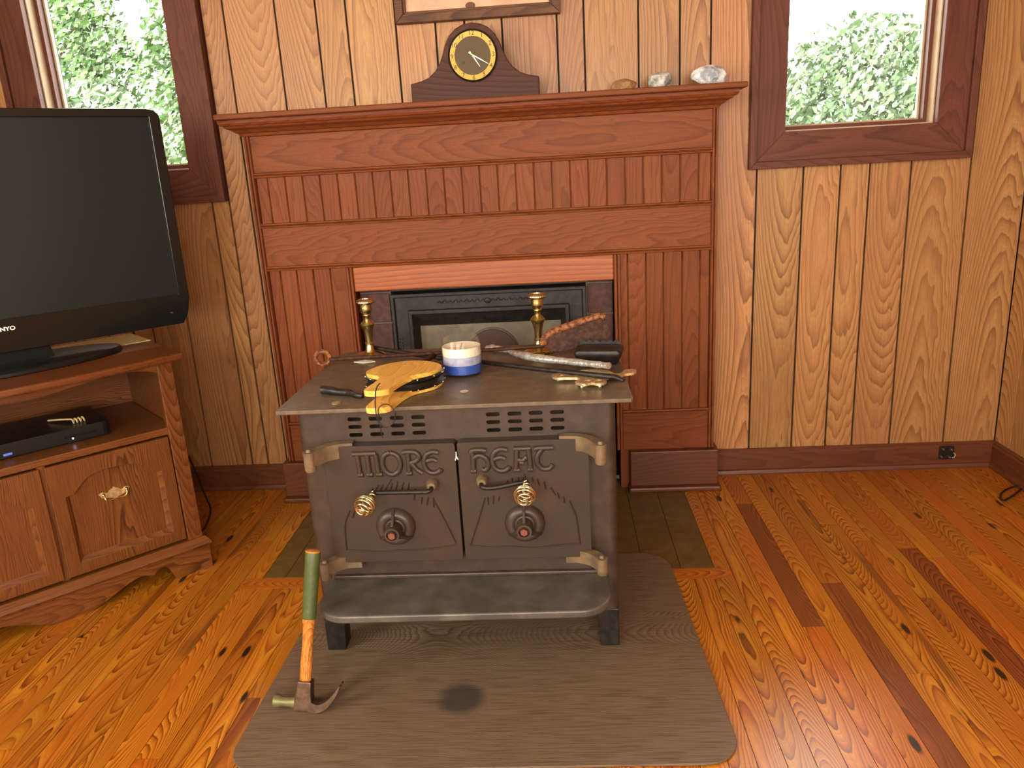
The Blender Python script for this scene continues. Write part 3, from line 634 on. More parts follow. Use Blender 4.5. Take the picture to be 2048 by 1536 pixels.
MB().loft([hloop(t, u, v) for t, u, v in ((.545, .0150, .0135), (.6, .0158, .014), (.75, .0162, .0142), (.9, .0165, .0145), (.985, .0172, .0152), (.995, .0165, .0145))]).build('grip', 'green', hm, smooth=True)
MB().loft([hloop(t, u, v) for t, u, v in ((.994, .0168, .0148), (1.004, .0168, .0148), (1.007, .014, .012))]).build('handle_end', 'hickory', hm, smooth=True)
H = lambda u, w: tuple(A + sidev * u + dv * w)
hl = lambda u, w, r, rv: [tuple(Vector(H(u, w)) + dv * (r * cos(2 * pi * k / 14)) + fwd * (rv * sin(2 * pi * k / 14))) for k in range(14)]
MB().loft([hl(-.068, -.010, .011, .011), hl(-.066, -.010, .0145, .0145), (hl(-.056, -.010, .0145, .0145)), hl(-.050, -.010, .0105, .0105), hl(-.030, -.010, .0105, .0105), hl(-.018, -.010, .0135, .0135)]).build('face', 'steelgreen', hm, smooth=True)
mb = MB(); T = lambda u, v, w: tuple(A + sidev * u + dv * v + fwd * w)
mb.plate([(-.022, -.024), (.016, -.024), (.022, -.012), (.018, .006), (.016, .042), (-.014, .042), (-.018, .006)], [], T, -.0135, .0135); mb.build('head', 'steel', hm, .003)
for sg in (-1, 1):
    pts = [(.014, -.012), (.034, -.014), (.052, -.004), (.068, .016), (.080, .040)]
    sp = spline(pts, 5); n = len(sp); loops = []
    for i, (u, v) in enumerate(sp):
        t = i / (n - 1); th = .010 * (1 - t) + .0012; wd = .0068 - .001 * t; c0 = sg * (.0068 + .002 * t) ; a = Vector(sp[min(i + 1, n - 1)]) - Vector(sp[max(i - 1, 0)]); a.normalize(); nx, ny = -a.y, a.x
        loops.append([T(u + nx * th, v + ny * th, c0 - wd), T(u + nx * th, v + ny * th, c0 + wd), T(u - nx * th, v - ny * th, c0 + wd), T(u - nx * th, v - ny * th, c0 - wd)])
    MB().loft(loops).build('claw', 'steel', hm, smooth=50)

# ------------------------------------------------------------ things on the stove top
ZT = .635
def candlestick(x, y, label):
    c = thing('candlestick', (x, y, ZT), label, 'candlestick', group='brass candlesticks')
    MB().lathe([(.0, 0), (.042, 0), (.043, .004), (.040, .008), (.030, .011), (.016, .014), (.0125, .02), (.0105, .034), (.0125, .036), (.0125, .039), (.010, .042), (.0105, .060), (.0145, .080), (.0155, .083), (.0195, .0885), (.0200, .092), (.014, .099), (.0085, .104), (.0080, .110), (.0105, .116), (.0125, .118), (.0120, .122), (.0150, .128), (.0165, .132), (.0155, .138), (.0158, .148)], (x, y, ZT), seg=36, flute=(0, 3, 18, .03)).build('stem', 'brass', c, smooth=True)
    MB().lathe([(.0155, .147), (.0245, .151), (.0258, .1545), (.022, .160), (.015, .1625), (.009, .1625), (.008, .155), (0, .155)], (x, y, ZT), seg=72, flute=(1, 3, 24, .035)).build('drip_pan', 'brasspale', c, smooth=70)
    return c
candlestick(-.5315, -.593, 'brass candlestick standing clear on the stove top beside a scrap of paper')
candlestick(-.058, -.632, 'brass candlestick standing between the candle jar and the rusty shovel scoop')
# jar candle
jx, jy = -.2445, -.822
cj = thing('jar_candle', (jx, jy, ZT), 'glass jar candle with blue and cream wax layers on the stove top', 'candle')
MB().lathe([(.0, .0002), (.047, .0002), (.0495, .004), (.0500, .020), (.0495, .090), (.0488, .091), (.0478, .090), (.0480, .010), (.045, .0066), (.0, .0066)], (jx, jy, ZT), seg=48).build('jar', 'glass', cj, smooth=True)
for nm, m_, a, b_ in (('blue_wax', 'wax3', .0070, .029), ('grey_wax', 'wax2', .029, .050), ('cream_wax', 'wax1', .050, .0715)):
    pr = [(0, a), (.0474, a), (.0474, b_), (0, b_)] if nm != 'cream_wax' else [(0, a), (.0474, a), (.0474, b_), (.044, b_ - .001), (.0, b_ - .004)]
    MB().lathe(pr, (jx, jy, ZT), seg=40).build(nm, m_, cj, smooth=True)
MB().tube([(jx, jy, ZT + .066), (jx + .002, jy, ZT + .077)], .0012, 6).build('wick', 'rubber', cj)

# bellows
bl = thing('fire_bellows', (-.375, -.93, ZT), 'fireplace bellows of pale wood and black leather with brass studs', 'bellows')
top = spline([(-.416, -1.128), (-.418, -1.100), (-.411, -1.050), (-.414, -1.000), (-.446, -.968), (-.457, -.935), (-.443, -.888), (-.412, -.850), (-.370, -.833), (-.325, -.848), (-.292, -.885), (-.283, -.925), (-.298, -.968), (-.336, -1.003), (-.352, -1.045), (-.363, -1.100), (-.368, -1.124), (-.392, -1.136)], 4, True)
TB = lambda u, v, w: (u, v, ZT + .032 + w + (-.93 - v) * .035)
BB = lambda u, v, w: (u, v, ZT + .001 + w)
tb = MB().plate(top, [circ(-.392, -1.085, .0032, 10)], TB, 0, .0125).build('upper_board', 'bellow', bl, .002)
MB().plate([(u, v) for u, v in top], [circ(-.392, -1.085, .0032, 10)], BB, 0, .0125).build('lower_board', 'bellow', bl, .002)
body = [p for p in spline([(-.405, -1.005), (-.444, -.972), (-.459, -.935), (-.446, -.886), (-.414, -.847), (-.370, -.829), (-.323, -.845), (-.289, -.884), (-.279, -.926), (-.294, -.970), (-.340, -1.008)], 4, True)]
cx_, cy_ = -.372, -.925
mb = MB(); loops = []
for z, k in ((.010, 1.0), (.0155, 1.03), (.021, .97), (.0245, .95), (.028, .99), (.033, 1.03), (.037, 1.0)): loops.append([(cx_ + (u - cx_) * k, cy_ + (v - cy_) * k, ZT + z) for u, v in body])
mb.loft(loops).build('leather', 'leather', bl, smooth=60)
for i in range(0, len(body), 3):
    u, v = body[i]
    for z in (.012, .036): MB().ball((cx_ + (u - cx_) * 1.025, cy_ + (v - cy_) * 1.025, ZT + z), .0026, 8, 5).build('stud', 'brasspale', bl, smooth=True)
MB().lathe([(.014, 0), (.015, .02), (.010, .035), (.0075, .08), (.0065, .13), (.0075, .135)], (-.366, -.842, ZT + .022), (.25, 1, .0), 16).build('nozzle', 'ironblack', bl, smooth=True)
MB().lathe([(.0165, 0), (.0165, .016)], (-.364, -.834, ZT + .022), (.25, 1, 0), 16).build('nozzle_collar', 'leather', bl, smooth=True)
MB().tube(spline([(-.392, -1.085, ZT + .054), (-.391, -1.120, ZT + .055), (-.390, -1.142, ZT + .045), (-.391, -1.148, ZT + .015), (-.388, -1.150, ZT - .012), (-.372, -1.152, ZT - .024), (-.354, -1.153, ZT - .012), (-.350, -1.153, ZT + .010), (-.362, -1.152, ZT + .026), (-.378, -1.150, ZT + .024), (-.386, -1.149, ZT + .010), (-.384, -1.150, ZT - .030), (-.382, -1.150, ZT - .048)], 5), .0013, 6).build('hanging_cord', 'rubber', bl, smooth=True)

# shovel
sh = thing('fire_shovel', (-.3, -.665, ZT), 'rusty fireplace shovel with long rod and ring end lying on the stove', 'shovel')
zr = ZT + .0195
MB().tube([(-.618, -.695, zr), (-.45, -.680, zr), (-.25, -.670, zr + .001), (-.06, -.670, zr + .006), (-.02, -.668, zr + .011)], [.0055, .005, .005, .0058, .007], 10).build('rod', 'rustdark', sh, smooth=True)
MB().tube([(-.636 + .018 * cos(2 * pi * k / 20), -.696 + .006 * cos(2 * pi * k / 20), zr + .0055 + .018 * sin(2 * pi * k / 20)) for k in range(20)], .0062, 9, True).build('ring', 'rust', sh, smooth=True)
# scoop: shallow pan standing on its edge, hollow side to the room
e1 = Vector((.93, .05, .20)).normalized(); e2 = Vector((-.14, .42, .90)); e2 = (e2 - e1 * e2.dot(e1)).normalized(); e3 = e1.cross(e2)
SO = Vector((-.028, -.682, ZT + .013))
S = lambda u, v, w: tuple(SO + e1 * u + e2 * v + e3 * w)
out = spline([(0, .0), (-.012, .020), (.0, .042), (.030, .052)], 4) + [(.152, .060), (.163, .050), (.166, .004), (.150, -.010), (.03, -.008)]
MB().plate(out, [], S, -.002, .001).build('pan', 'rustdark', sh)
mb = MB(); rim = out
for i in range(len(rim)):
    if i in (len(out) - 4, len(out) - 3): continue
mb.tube([S(u, v, .003) for u, v in out[4:13] + [(.09, .056), (.152, .060), (.163, .050)]], .0062, 8, False, 1.5)
mb.build('rim', 'rust', sh, smooth=60)

# poker, foil rolls, black iron block, brass trivet and the rest
pk = MB().tube([(-.546, -.560, ZT + .0215), (-.44, -.62, ZT + .0145), (-.318, -.684, ZT + .0075), (-.205, -.752, ZT + .010), (-.05, -.866, ZT + .014), (.122, -.985, ZT + .0195), (.139, -.997, ZT + .014)], [.006, .0065, .006, .006, .0062, .0068, .004], 10)
tag(pk.build('fire_poker', 'ironblack', None, smooth=True, org=(-.2, -.75, ZT)), 'long black iron poker lying behind the candle jar and over the brass trivet', 'poker')
rr = random.Random(5)
def crinkle(name, pts, rads, label):
    pp = spline(pts, 6); n = len(pp); R = []
    for i in range(n):
        t = i / (n - 1) * (len(rads) - 1); k = min(int(t), len(rads) - 2); R.append((rads[k] + (rads[k + 1] - rads[k]) * (t - k)) * rr.uniform(.9, 1.1))
    tag(MB().tube(pp, R, 10, False, .8).build(name, 'silver', None, smooth=70, org=pts[0]), label, 'metal roll')
crinkle('silver_roll', [(-.135, -.690, ZT + .017), (-.105, -.722, ZT + .018), (-.06, -.768, ZT + .018), (.02, -.825, ZT + .020), (.112, -.905, ZT + .026)], [.004, .012, .0135, .011, .010], 'long dull silver crinkled roll lying across the poker towards the brass trivet')
crinkle('silver_roll', [(-.206, -.602, ZT + .012), (-.185, -.610, ZT + .013), (-.150, -.628, ZT + .010), (-.118, -.642, ZT + .006)], [.006, .012, .009, .003], 'short silver crinkled scrap beside the shovel rod behind the candle jar')
bk = thing('iron_block', (.097, -.76, ZT), 'small black cast iron casket-shaped block with scalloped rim beside the shovel', 'iron block')
def rl(z, ix, iy): return [(u, v, ZT + z) for u, v in rrect(.036 + ix, .158 - ix, -.805 + iy, -.725 - iy, .012, 3)]
def rot(L, cx=.097, cy=-.765, a=radians(-9)): return [(cx + (x - cx) * cos(a) - (y - cy) * sin(a), cy + (x - cx) * sin(a) + (y - cy) * cos(a), z) for x, y, z in L]
MB().loft([rot(rl(.0005, .016, .014)), rot(rl(.004, .012, .010)), rot(rl(.024, .002, .001)), rot(rl(.031, 0, 0)), rot(rl(.037, .002, .002)), rot(rl(.040, .010, .010)), rot(rl(.042, .014, .012))]).build('block', 'ironblack', bk, smooth=50)
sc = [(.045 + .0062 * i + .0031, .036 + .0) for i in range(17)]
mb = MB(); top_ = [(.046, .034)] + [(.046 + .102 * i / 48, .046 + .006 * abs(sin(pi * i / 8))) for i in range(49)] + [(.148, .034)]
mb.plate(top_, [], lambda u, v, w: rot([(u, -.737 + w, ZT + v)])[0], -.003, .003); mb.build('scalloped_rim', 'ironblack', bk, .001)
tv_ = thing('brass_trivet', (.075, -.945, ZT), 'ornate openwork brass trivet on little feet at the stove edge', 'trivet')
outl = spline([(-.022, -.925), (-.018, -.905), (.004, -.905), (.022, -.925), (.040, -.918), (.044, -.888), (.075, -.880), (.108, -.893), (.125, -.925), (.140, -.920), (.150, -.896), (.170, -.892), (.176, -.905), (.168, -.925), (.146, -.932), (.132, -.950), (.098, -.958), (.102, -.978), (.096, -.998), (.082, -1.006), (.066, -.996), (.052, -1.006), (.038, -.996), (.030, -.980), (.042, -.965), (.036, -.950), (.012, -.944), (-.010, -.944)], 4, True)
MB().plate(outl, [circ(.058, -.978, .008, 12, .006), circ(.083, -.980, .007, 12, .009), circ(.06, -.925, .006, 10), circ(.095, -.925, .006, 10), circ(.0, -.925, .005, 10)], XY(ZT), .0065, .0125).build('openwork_plate', 'brassdull', tv_, .0018)
for u, v in ((-.008, -.928), (.165, -.905), (.085, -.996), (.045, -.994), (.075, -.89)): MB().lathe([(.003, .0002), (.0042, .003), (.003, .007)], (u, v, ZT), seg=10).build('foot', 'brassdull', tv_, smooth=True)
lf = MB().tube(spline([(-.561, -.962, ZT + .0105), (-.55, -.965, ZT + .0105), (-.515, -.980, ZT + .0085), (-.492, -.985, ZT + .0075), (-.470, -1.006, ZT + .0068), (-.452, -1.012, ZT + .0068)], 5), [.0105] * 9 + [.0085] * 8 + [.0065] * 9, 10)
tag(lf.build('lid_lifter', 'ironblack', None, smooth=True, org=(-.51, -.98, ZT)), 'bent black iron lid lifter handle beside the bellows on the stove', 'lid lifter')
for (x, y), lb in (((-.507, -1.042), 'small pale coin near the bent black lid lifter on the stove'), ((-.2235, -.987), 'small pale coin in front of the candle jar on the stove')):
    tag(MB().lathe([(0, .0001), (.0100, .0001), (.0105, .0008), (.0100, .0016), (.0088, .0016), (.0086, .0013), (0, .0013)], (x, y, ZT), seg=24).build('coin', 'coin', None, smooth=True, org=(x, y, ZT)), lb, 'coin', 'coins on the stove top')
tag(MB().prism([(-.563, -.660), (-.535, -.640), (-.503, -.662), (-.532, -.676)], XY(ZT), .0002, .0022).build('paper_scrap', 'paper', None, org=(-.53, -.66, ZT)), 'white folded scrap of paper under the shovel rod on the stove', 'paper')

# ------------------------------------------------------------ on the mantel and wall
ck = thing('mantel_clock', (-.2355, -.07, 1.331), 'dark walnut tambour mantel clock with gold numeral ring', 'clock')
half = [(.2005, 1.334), (.2005, 1.391), (.190, 1.3925), (.166, 1.397), (.142, 1.406), (.120, 1.424), (.104, 1.447), (.092, 1.474), (.084, 1.498), (.070, 1.522), (.050, 1.541), (.026, 1.552), (0, 1.556)]
CX = -.2345
oc = [(CX + u, v) for u, v in half] + [(CX - u, v) for u, v in half[-2::-1]]
MB().plate(oc, [], XZ(0), -.118, -.028).build('case', 'clock', ck, .003)
box('base_plinth', 'mantelX', ck, CX - .203, CX + .206, -.122, -.024, 1.331, 1.3345, .001)
dz = 1.4605
MB().lathe([(.0765, 0), (.0765, .006), (.073, .009), (.070, .007), (.069, .003), (0, .003)], (CX, -.118, dz), (0, -1, 0), 48).build('bezel', 'ironblack', ck, smooth=True)
dl = MB().lathe([(.0735, .002), (.0735, .006), (.0715, .0075), (.056, .0065), (.0555, .004), (0, .004)], (CX, -.118, dz), (0, -1, 0), 48).build('numeral_ring', 'gold', ck, smooth=True)
MB().lathe([(.0555, .003), (.0555, .0055), (0, .0055)], (CX, -.118, dz), (0, -1, 0), 40).build('dial_face', 'dial', ck, smooth=True)
for h in range(1, 13):
    a = radians(90 - 30 * h); MB().text(str(h), .0185, .0004, lambda u, v, w: (CX + .0640 * cos(a) + u, -.1258 - w, dz + .0640 * sin(a) + v)).build('numeral', 'ink', dl)
def hand(ang, ln, wd):
    a = radians(ang); T = lambda u, v, w: (CX - .003 + u * cos(a) - v * sin(a), -.1245 - w, dz + .004 + u * sin(a) + v * cos(a))
    MB().plate([(-.010, -wd), (-.010, wd), (ln * .5, wd * 1.3), (ln, 0), (ln * .5, -wd * 1.3)], [], T, 0, .0008).build('clock_hand', 'brasspale', ck)
hand(-31, .062, .0009); hand(-57, .046, .0009)
MB().lathe([(.004, 0), (.004, .004), (.002, .005)], (CX - .003, -.1235, dz + .004), (0, -1, 0), 12).build('hand_hub', 'brass', ck, smooth=True)
for dx in (-.030, .027): MB().lathe([(.0045, 0), (.0045, .0006), (0, .0006)], (CX + dx, -.1235, dz - .019), (0, -1, 0), 14).build('winding_hole', 'ink', ck)
def rock(x, y, sx, sy, sz, mat, label, seed):
    g = random.Random(seed); bm = bmesh.new(); bmesh.ops.create_icosphere(bm, subdivisions=3, radius=1); ds = [Vector((g.gauss(0, 1), g.gauss(0, 1), g.gauss(0, 1))).normalized() for _ in range(16)]; hs = [g.uniform(.72, .98) for _ in ds]
    for v in bm.verts:
        d = v.co.normalized(); k = 1.0
        for q, h in zip(ds, hs):
            t = d.dot(q)
            if t > .05: k = min(k, h / t)
        k *= 1 + g.uniform(-.025, .025); v.co = Vector((d.x * k * sx, d.y * k * sy, d.z * k * sz))
    zm = min(v.co.z for v in bm.verts)
    for v in bm.verts: v.co.z -= zm * .86; v.co.z = max(v.co.z, 0.0003)
    me = bpy.data.meshes.new('rock'); bm.to_mesh(me); bm.free(); me.materials.append(M[mat]); o = bpy.data.objects.new('rock', me); COL.objects.link(o); o.location = (x, y, 1.331); tag(o, label, 'rock', 'rocks on the mantel shelf'); return o
rock(.230, -.095, .042, .032, .021, 'rock1', 'low tan rock, smallest of three on the mantel shelf', 4)
rock(.342, -.095, .040, .034, .031, 'rock2', 'grey and white rock between two others on the mantel shelf', 12)
rock(.490, -.10, .058, .040, .036, 'rock3', 'largest pale rock near the mantel shelf end by the window', 21)
pf = thing('picture_frame', (-.22, -.012, 1.58), 'brown wooden picture frame with faded pinkish print above the clock', 'picture')
PX0, PX1, PZ0, PZ1 = -.4815, .0405, 1.581, 1.96
def pring(nm, i0, i1, ya, yb):
    a0, a1, a2, a3 = PX0 + i0, PX1 - i0, PZ0 + i0, PZ1 - i0; b0, b1, b2, b3 = PX0 + i1, PX1 - i1, PZ0 + i1, PZ1 - i1
    for poly in ([(a0, a2), (b0, b2), (b1, b2), (a1, a2)], [(a1, a2), (b1, b2), (b1, b3), (a1, a3)], [(a1, a3), (b1, b3), (b0, b3), (a0, a3)], [(a0, a3), (b0, b3), (b0, b2), (a0, a2)]): MB().prism(poly, XZ(0), ya, yb).build(nm, 'frame', pf, .002)
pring('frame_bar', 0, .026, -.032, -.001); pring('inner_bead', .0255, .034, -.025, -.001)
box('print', 'print', pf, PX0 + .03, PX1 - .03, -.012, -.004, PZ0 + .03, PZ1 - .03)
MB().prism(circ(-.242, 1.622, .016, 16, .011), XZ(0), -.0128, -.012).build('print_mark', 'frame', pf)
tp = thing('terminal_plate', (1.359, -.014, .06), 'small black square plate with four metal studs on the baseboard', 'wall plate')
MB().plate(rrect(1.334, 1.384, .035, .084, .004, 3), [], XZ(0), -.020, -.0135).build('plate', 'plate', tp, .0015)
for u, v in ((1.345, .074), (1.373, .072), (1.341, .046), (1.369, .044)): MB().lathe([(.0046, 0), (.0046, .004), (.003, .006), (0, .006)], (u, -.020, v), (0, -1, 0), 12).build('stud', 'nickel', tp, smooth=True)
MB().tube(spline([(1.381, -.021, .060), (1.387, -.024, .054), (1.384, -.024, .044), (1.378, -.021, .041)], 4), .0012, 6).build('wire', 'nickel', tp)
tag(MB().tube(spline([(1.523, -.212, .012), (1.508, -.205, .008), (1.470, -.216, .004), (1.425, -.255, .004), (1.404, -.294, .004), (1.412, -.303, .004), (1.450, -.275, .004), (1.500, -.23, .005), (1.527, -.205, .012)], 5), .0028, 7).build('cable_loop', 'rubber', None, smooth=True, org=(1.46, -.25, 0)), 'thin black cable loop lying on the floor by the corner baseboard', 'cable')

# ------------------------------------------------------------ TV stand (local: x to its right, -y to its front)
SP = Vector((-1.091, -.598, 0)); U = Vector((-cos(pi / 4), -sin(pi / 4), 0)); NN = Vector((sin(pi / 4), -cos(pi / 4), 0))
ts = thing('tv_stand', SP + U * .38 - NN * .21, 'oak television stand with two arched panel doors and open shelf', 'tv stand', pi / 4)
def lb(name, mat, x0, x1, y0, y1, z0, z1, bev=.0, par=None): return box(name, mat, par or ts, x0, x1, y0, y1, z0, z1, bev, True)
LX = lambda s: .38 - s
YFR = -.21
tops = [(-.395, .215), (.395, .215), (.397, -.235)] + [(.397 - .794 * i / 20, -.235 - .045 * sin(pi * i / 20)) for i in range(1, 20)] + [(-.397, -.235)]
MB().prism(tops, lambda u, v, w: (u, v, w), .652, .672).build('top', 'standX', ts, .006, local=True)
ap = [(.326, .653), (.326, .622)] + [(p[0], p[1]) for p in spline([(.300, .632), (.247, .640), (.16, .636), (.077, .626), (0, .618), (-.077, .626), (-.16, .636), (-.247, .640), (-.300, .632)], 4)] + [(-.326, .622), (-.326, .653)]
MB().plate(ap, [], lambda u, v, w: (u, YFR + .004 + w, v), 0, .018).build('apron', 'standX', ts, .002, local=True)
for sg in (-1, 1):
    x0, x1 = sorted((sg * .368, sg * .325)); lb('front_post', 'standZ', x0, x1, YFR, YFR + .022, .102, .653, .003)
    x0, x1 = sorted((sg * .366, sg * .348)); lb('side_panel', 'standZ', x0, x1, YFR + .0215, .205, .02, .653)
lb('shelf', 'standX', -.3475, .3475, YFR + .008, .198, .437, .459, .004)
lb('back_panel', 'standX', -.348, .348, .196, .204, .10, .652)
lb('bottom_panel', 'standX', -.3475, .3475, YFR + .03, .196, .085, .101)
lb('center_stile', 'standZ', -.010, .010, YFR + .012, YFR + .03, .105, .437)
mb = MB(); prof = [(0, .075), (.010, .075), (.014, .082), (.012, .090), (.004, .100), (0, .104)]
L = [[(-.372 - o, .205, z), (-.372 - o, YFR - .002 - o, z), (.372 + o, YFR - .002 - o, z), (.372 + o, .205, z)] for o, z in prof] + [[(-.35, .205, .104), (-.35, YFR + .02, .104), (.35, YFR + .02, .104), (.35, .205, .104)]]
for q in L: mb.v += q
for j in range(len(L) - 1):
    for i in range(3): mb.f.append((4 * j + i, 4 * j + i + 1, 4 * j + 5 + i, 4 * j + 4 + i))
mb.build('base_moulding', 'standX', ts, local=True)
hb = spline([(.272, 0), (.264, .022), (.255, .042), (.245, .052), (.232, .052), (.218, .043), (.206, .030)], 3) + spline([(.206, .031), (.196, .042), (.180, .048), (.150, .043), (.100, .022), (.055, .004), (.03, .0005)], 3)
bs = [(.380, .076), (.380, 0)] + hb + [(-x, z) for x, z in hb[::-1]] + [(-.380, 0), (-.380, .076)]
MB().plate(bs, [], lambda u, v, w: (u, YFR - .006 + w, v), 0, .018).build('base_apron', 'standX', ts, .0015, local=True)
for sg in (-1, 1):
    x0, x1 = sorted((sg * .380, sg * .362)); lb('base_side', 'standX', x0, x1, YFR + .0125, .205, 0.0, .076)
def sdoor(cx):
    x0, x1, z0, z1 = cx - .158, cx + .158, .112, .433; h0, h1 = x0 + .034, x1 - .034
    arch = [(h0, z0 + .032), (h1, z0 + .032), (h1, .340)] + spline([(h1 - .022, .340), (h1 - .030, .352), (cx + .060, .380), (cx, .388), (cx - .060, .380), (h0 + .030, .352), (h0 + .022, .340)], 4) + [(h0, .340)]
    d = MB().plate([(x0, z0), (x1, z0), (x1, z1), (x0, z1)], [arch], lambda u, v, w: (u, YFR + w, v), .002, .020).build('door', 'standZ', ts, .003, local=True)
    arch2 = [(cx + (u - cx) * .97, .265 + (v - .265) * .97) for u, v in arch]
    MB().plate([(cx + (u - cx) * 1.06, .265 + (v - .265) * 1.05) for u, v in arch], [], lambda u, v, w: (u, YFR + w, v), .013, .019).build('door_panel', 'standZ', d, local=True)
    for pts, ax in (([(h0, z0 + .032), (h1, z0 + .032), (h1 - .012, z0 + .046), (h0 + .012, z0 + .046)], 'X'), ([(h1, z0 + .032), (h1, .340), (h1 - .010, .338), (h1 - .012, z0 + .046)], 'Z'), ([(h0, z0 + .032), (h0 + .012, z0 + .046), (h0 + .010, .338), (h0, .340)], 'Z')):
        A = [(pts[k][0], YFR + (.004 if k in ((0, 1) if ax == 'X' else ((0, 1) if pts[0][0] == h1 else (0, 3))) else .0125), pts[k][1]) for k in range(4)]
        mb = MB(); mb.v = A + [(p[0], YFR + .0135, p[2]) for p in A]; mb.f = [(0, 1, 2, 3), (7, 6, 5, 4), (0, 4, 5, 1), (1, 5, 6, 2), (2, 6, 7, 3), (3, 7, 4, 0)]
        mb.build('panel_moulding', 'stand' + ax, d, local=True)
    hx = cx + (-.005 if cx > 0 else .005); hz = .312
    pr = [(-.040, .006), (-.030, .010), (-.018, .004), (-.010, .012), (-.004, .014), (0, .019), (.004, .014), (.010, .012), (.018, .004), (.030, .010), (.040, .006), (.034, -.006), (.018, -.010), (.006, -.014), (0, -.022), (-.006, -.014), (-.018, -.010), (-.034, -.006)]
    pu = MB().plate([(hx + u, hz + v) for u, v in pr], [], lambda u, v, w: (u, YFR + w, v), .0105, .0135).build('pull_plate', 'brassdull', d, local=True)
    pu['label'] = 'aged brass bail pull'
    mb = MB()
    for sg in (-1, 1): mb.ball((hx + sg * .030, YFR + .006, hz + .003), .0048, 10, 7)
    mb.tube(spline([(hx - .030, YFR + .004, hz + .003), (hx - .028, YFR - .002, hz - .008), (hx - .018, YFR - .002, hz - .014), (hx, YFR - .002, hz - .013), (hx + .018, YFR - .002, hz - .014), (hx + .028, YFR - .002, hz - .008), (hx + .030, YFR + .004, hz + .003)], 4), .0022, 8)
    mb.build('bail_handle', 'brass', d, smooth=True, local=True)
sdoor(.164); sdoor(-.164)
# television
tvo = thing('television', SP + U * .37 - NN * .21 + Vector((0, 0, .6742)), 'large black flat screen television on an oval base', 'television', pi / 4)
Q = lambda n, m_, mb, bev=0, sm=False, par=None: mb.build(n, m_, par or tvo, bev, sm, True)
hw = .487; z0, z1 = .050, .664; yf = -.060
outl_ = [(hw - .028, z0), (hw - .010, z0 + .030), (hw, z0 + .075), (hw + .002, z1 - .020), (hw - .010, z1 - .004), (hw - .03, z1), (-hw + .03, z1), (-hw + .010, z1 - .004), (-hw - .002, z1 - .020), (-hw, z0 + .075), (-hw + .010, z0 + .030), (-hw + .028, z0)]
scr = [(-hw + .030, z0 + .088), (hw - .030, z0 + .088), (hw - .028, z1 - .022), (-hw + .028, z1 - .022)]
Q('bezel', 'tvblack', MB().plate(outl_, [scr], lambda u, v, w: (u, yf + w, v), 0, .03), .005)
Q('screen', 'screen', MB().plate([(u * 1.01, v) for u, v in scr[:2]] + [(u * 1.01, v + .004) for u, v in scr[2:]], [], lambda u, v, w: (u, yf + w, v), .006, .028))
Q('back_housing', 'plasticblack', MB().loft([[(-.46, yf + .0295, z0 + .03), (.46, yf + .0295, z0 + .03), (.46, yf + .0295, z1 - .02), (-.46, yf + .0295, z1 - .02)], [(-.36, yf + .105, z0 + .09), (.36, yf + .105, z0 + .09), (.36, yf + .105, z1 - .10), (-.36, yf + .105, z1 - .10)]]))
Q('stand_base', 'plasticblack', MB().loft([[(u, v, z) for u, v in circ(0, -.015, .285 - k, 40, .125 - k)] for z, k in ((.0005, .0), (.008, .0), (.014, .006), (.017, .03))]), 0, True)
Q('neck', 'plasticblack', MB().loft([[(-.11, -.03, .012), (.11, -.03, .012), (.11, .03, .012), (-.11, .03, .012)], [(-.09, -.04, .09), (.09, -.04, .09), (.09, .02, .09), (-.09, .02, .09)]]))
Q('brand_lettering', 'white', MB().text('SANYO', .0145, .0006, lambda u, v, w: (u * 1.12, yf - .0005 - w, z0 + .062 + v), .0005))
Q('power_light', 'nickel', MB().box(hw - .062, hw - .055, yf - .001, yf + .001, z0 + .035, z0 + .039))
# cream sheet, receiver box, coil, cords
def wl(x, y, z): return SP + U * x - NN * y + Vector((0, 0, z))
cs = MB().prism([(-.188, -.09), (.188, -.09), (.188, .09), (-.188, .09)], lambda u, v, w: (u, v, w), 0, .0018).build('cream_sheet', 'cream', None); cs.location = wl(.178, .33, .6733); cs.rotation_euler = (0, 0, pi / 4 + .03); tag(cs, 'cream sheet of card lying flat under the television', 'card sheet')
bx = thing('receiver_box', wl(.385, .19, .459), 'black receiver box with a blue light on the stand shelf', 'receiver', pi / 4)
MB().plate(rrect(-.204, .204, -.11, .11, .020, 4), [], XY(0), .003, .042).build('case', 'plasticblack', bx, .006, local=True)
MB().box(.085, .165, -.1112, -.1095, .018, .023).build('logo_strip', 'tvblack', bx, local=True)
MB().ball((.105, -.1105, .014), .0022, 8, 5).build('light', 'ledw', bx, local=True); MB().box(-.060, -.040, -.1112, -.109, .010, .016).build('display', 'led', bx, local=True)
for u in (-.15, .15):
    for v in (-.08, .08): MB().lathe([(.008, 0), (.008, .0035)], (u, v, 0), seg=10).build('foot', 'rubber', bx, local=True)
c0 = wl(.245, .13, .5085); P = []
for i in range(61):
    t = i / 60; q = c0 + U * (.020 - .032 * t) ; P.append((q.x, q.y + .0, q.z + .006 * cos(2 * pi * 3.5 * t) - .0005)); 
    P[-1] = (q.x + NN.x * .006 * sin(2 * pi * 3.5 * t), q.y + NN.y * .006 * sin(2 * pi * 3.5 * t), P[-1][2])
P = [tuple(wl(.31, .20, .507)), tuple(wl(.285, .16, .512))] + P
tag(MB().tube(P, .0024, 7).build('coiled_cable', 'beige', None, smooth=True, org=tuple(c0)), 'short beige coiled cable on top of the receiver box', 'cable')
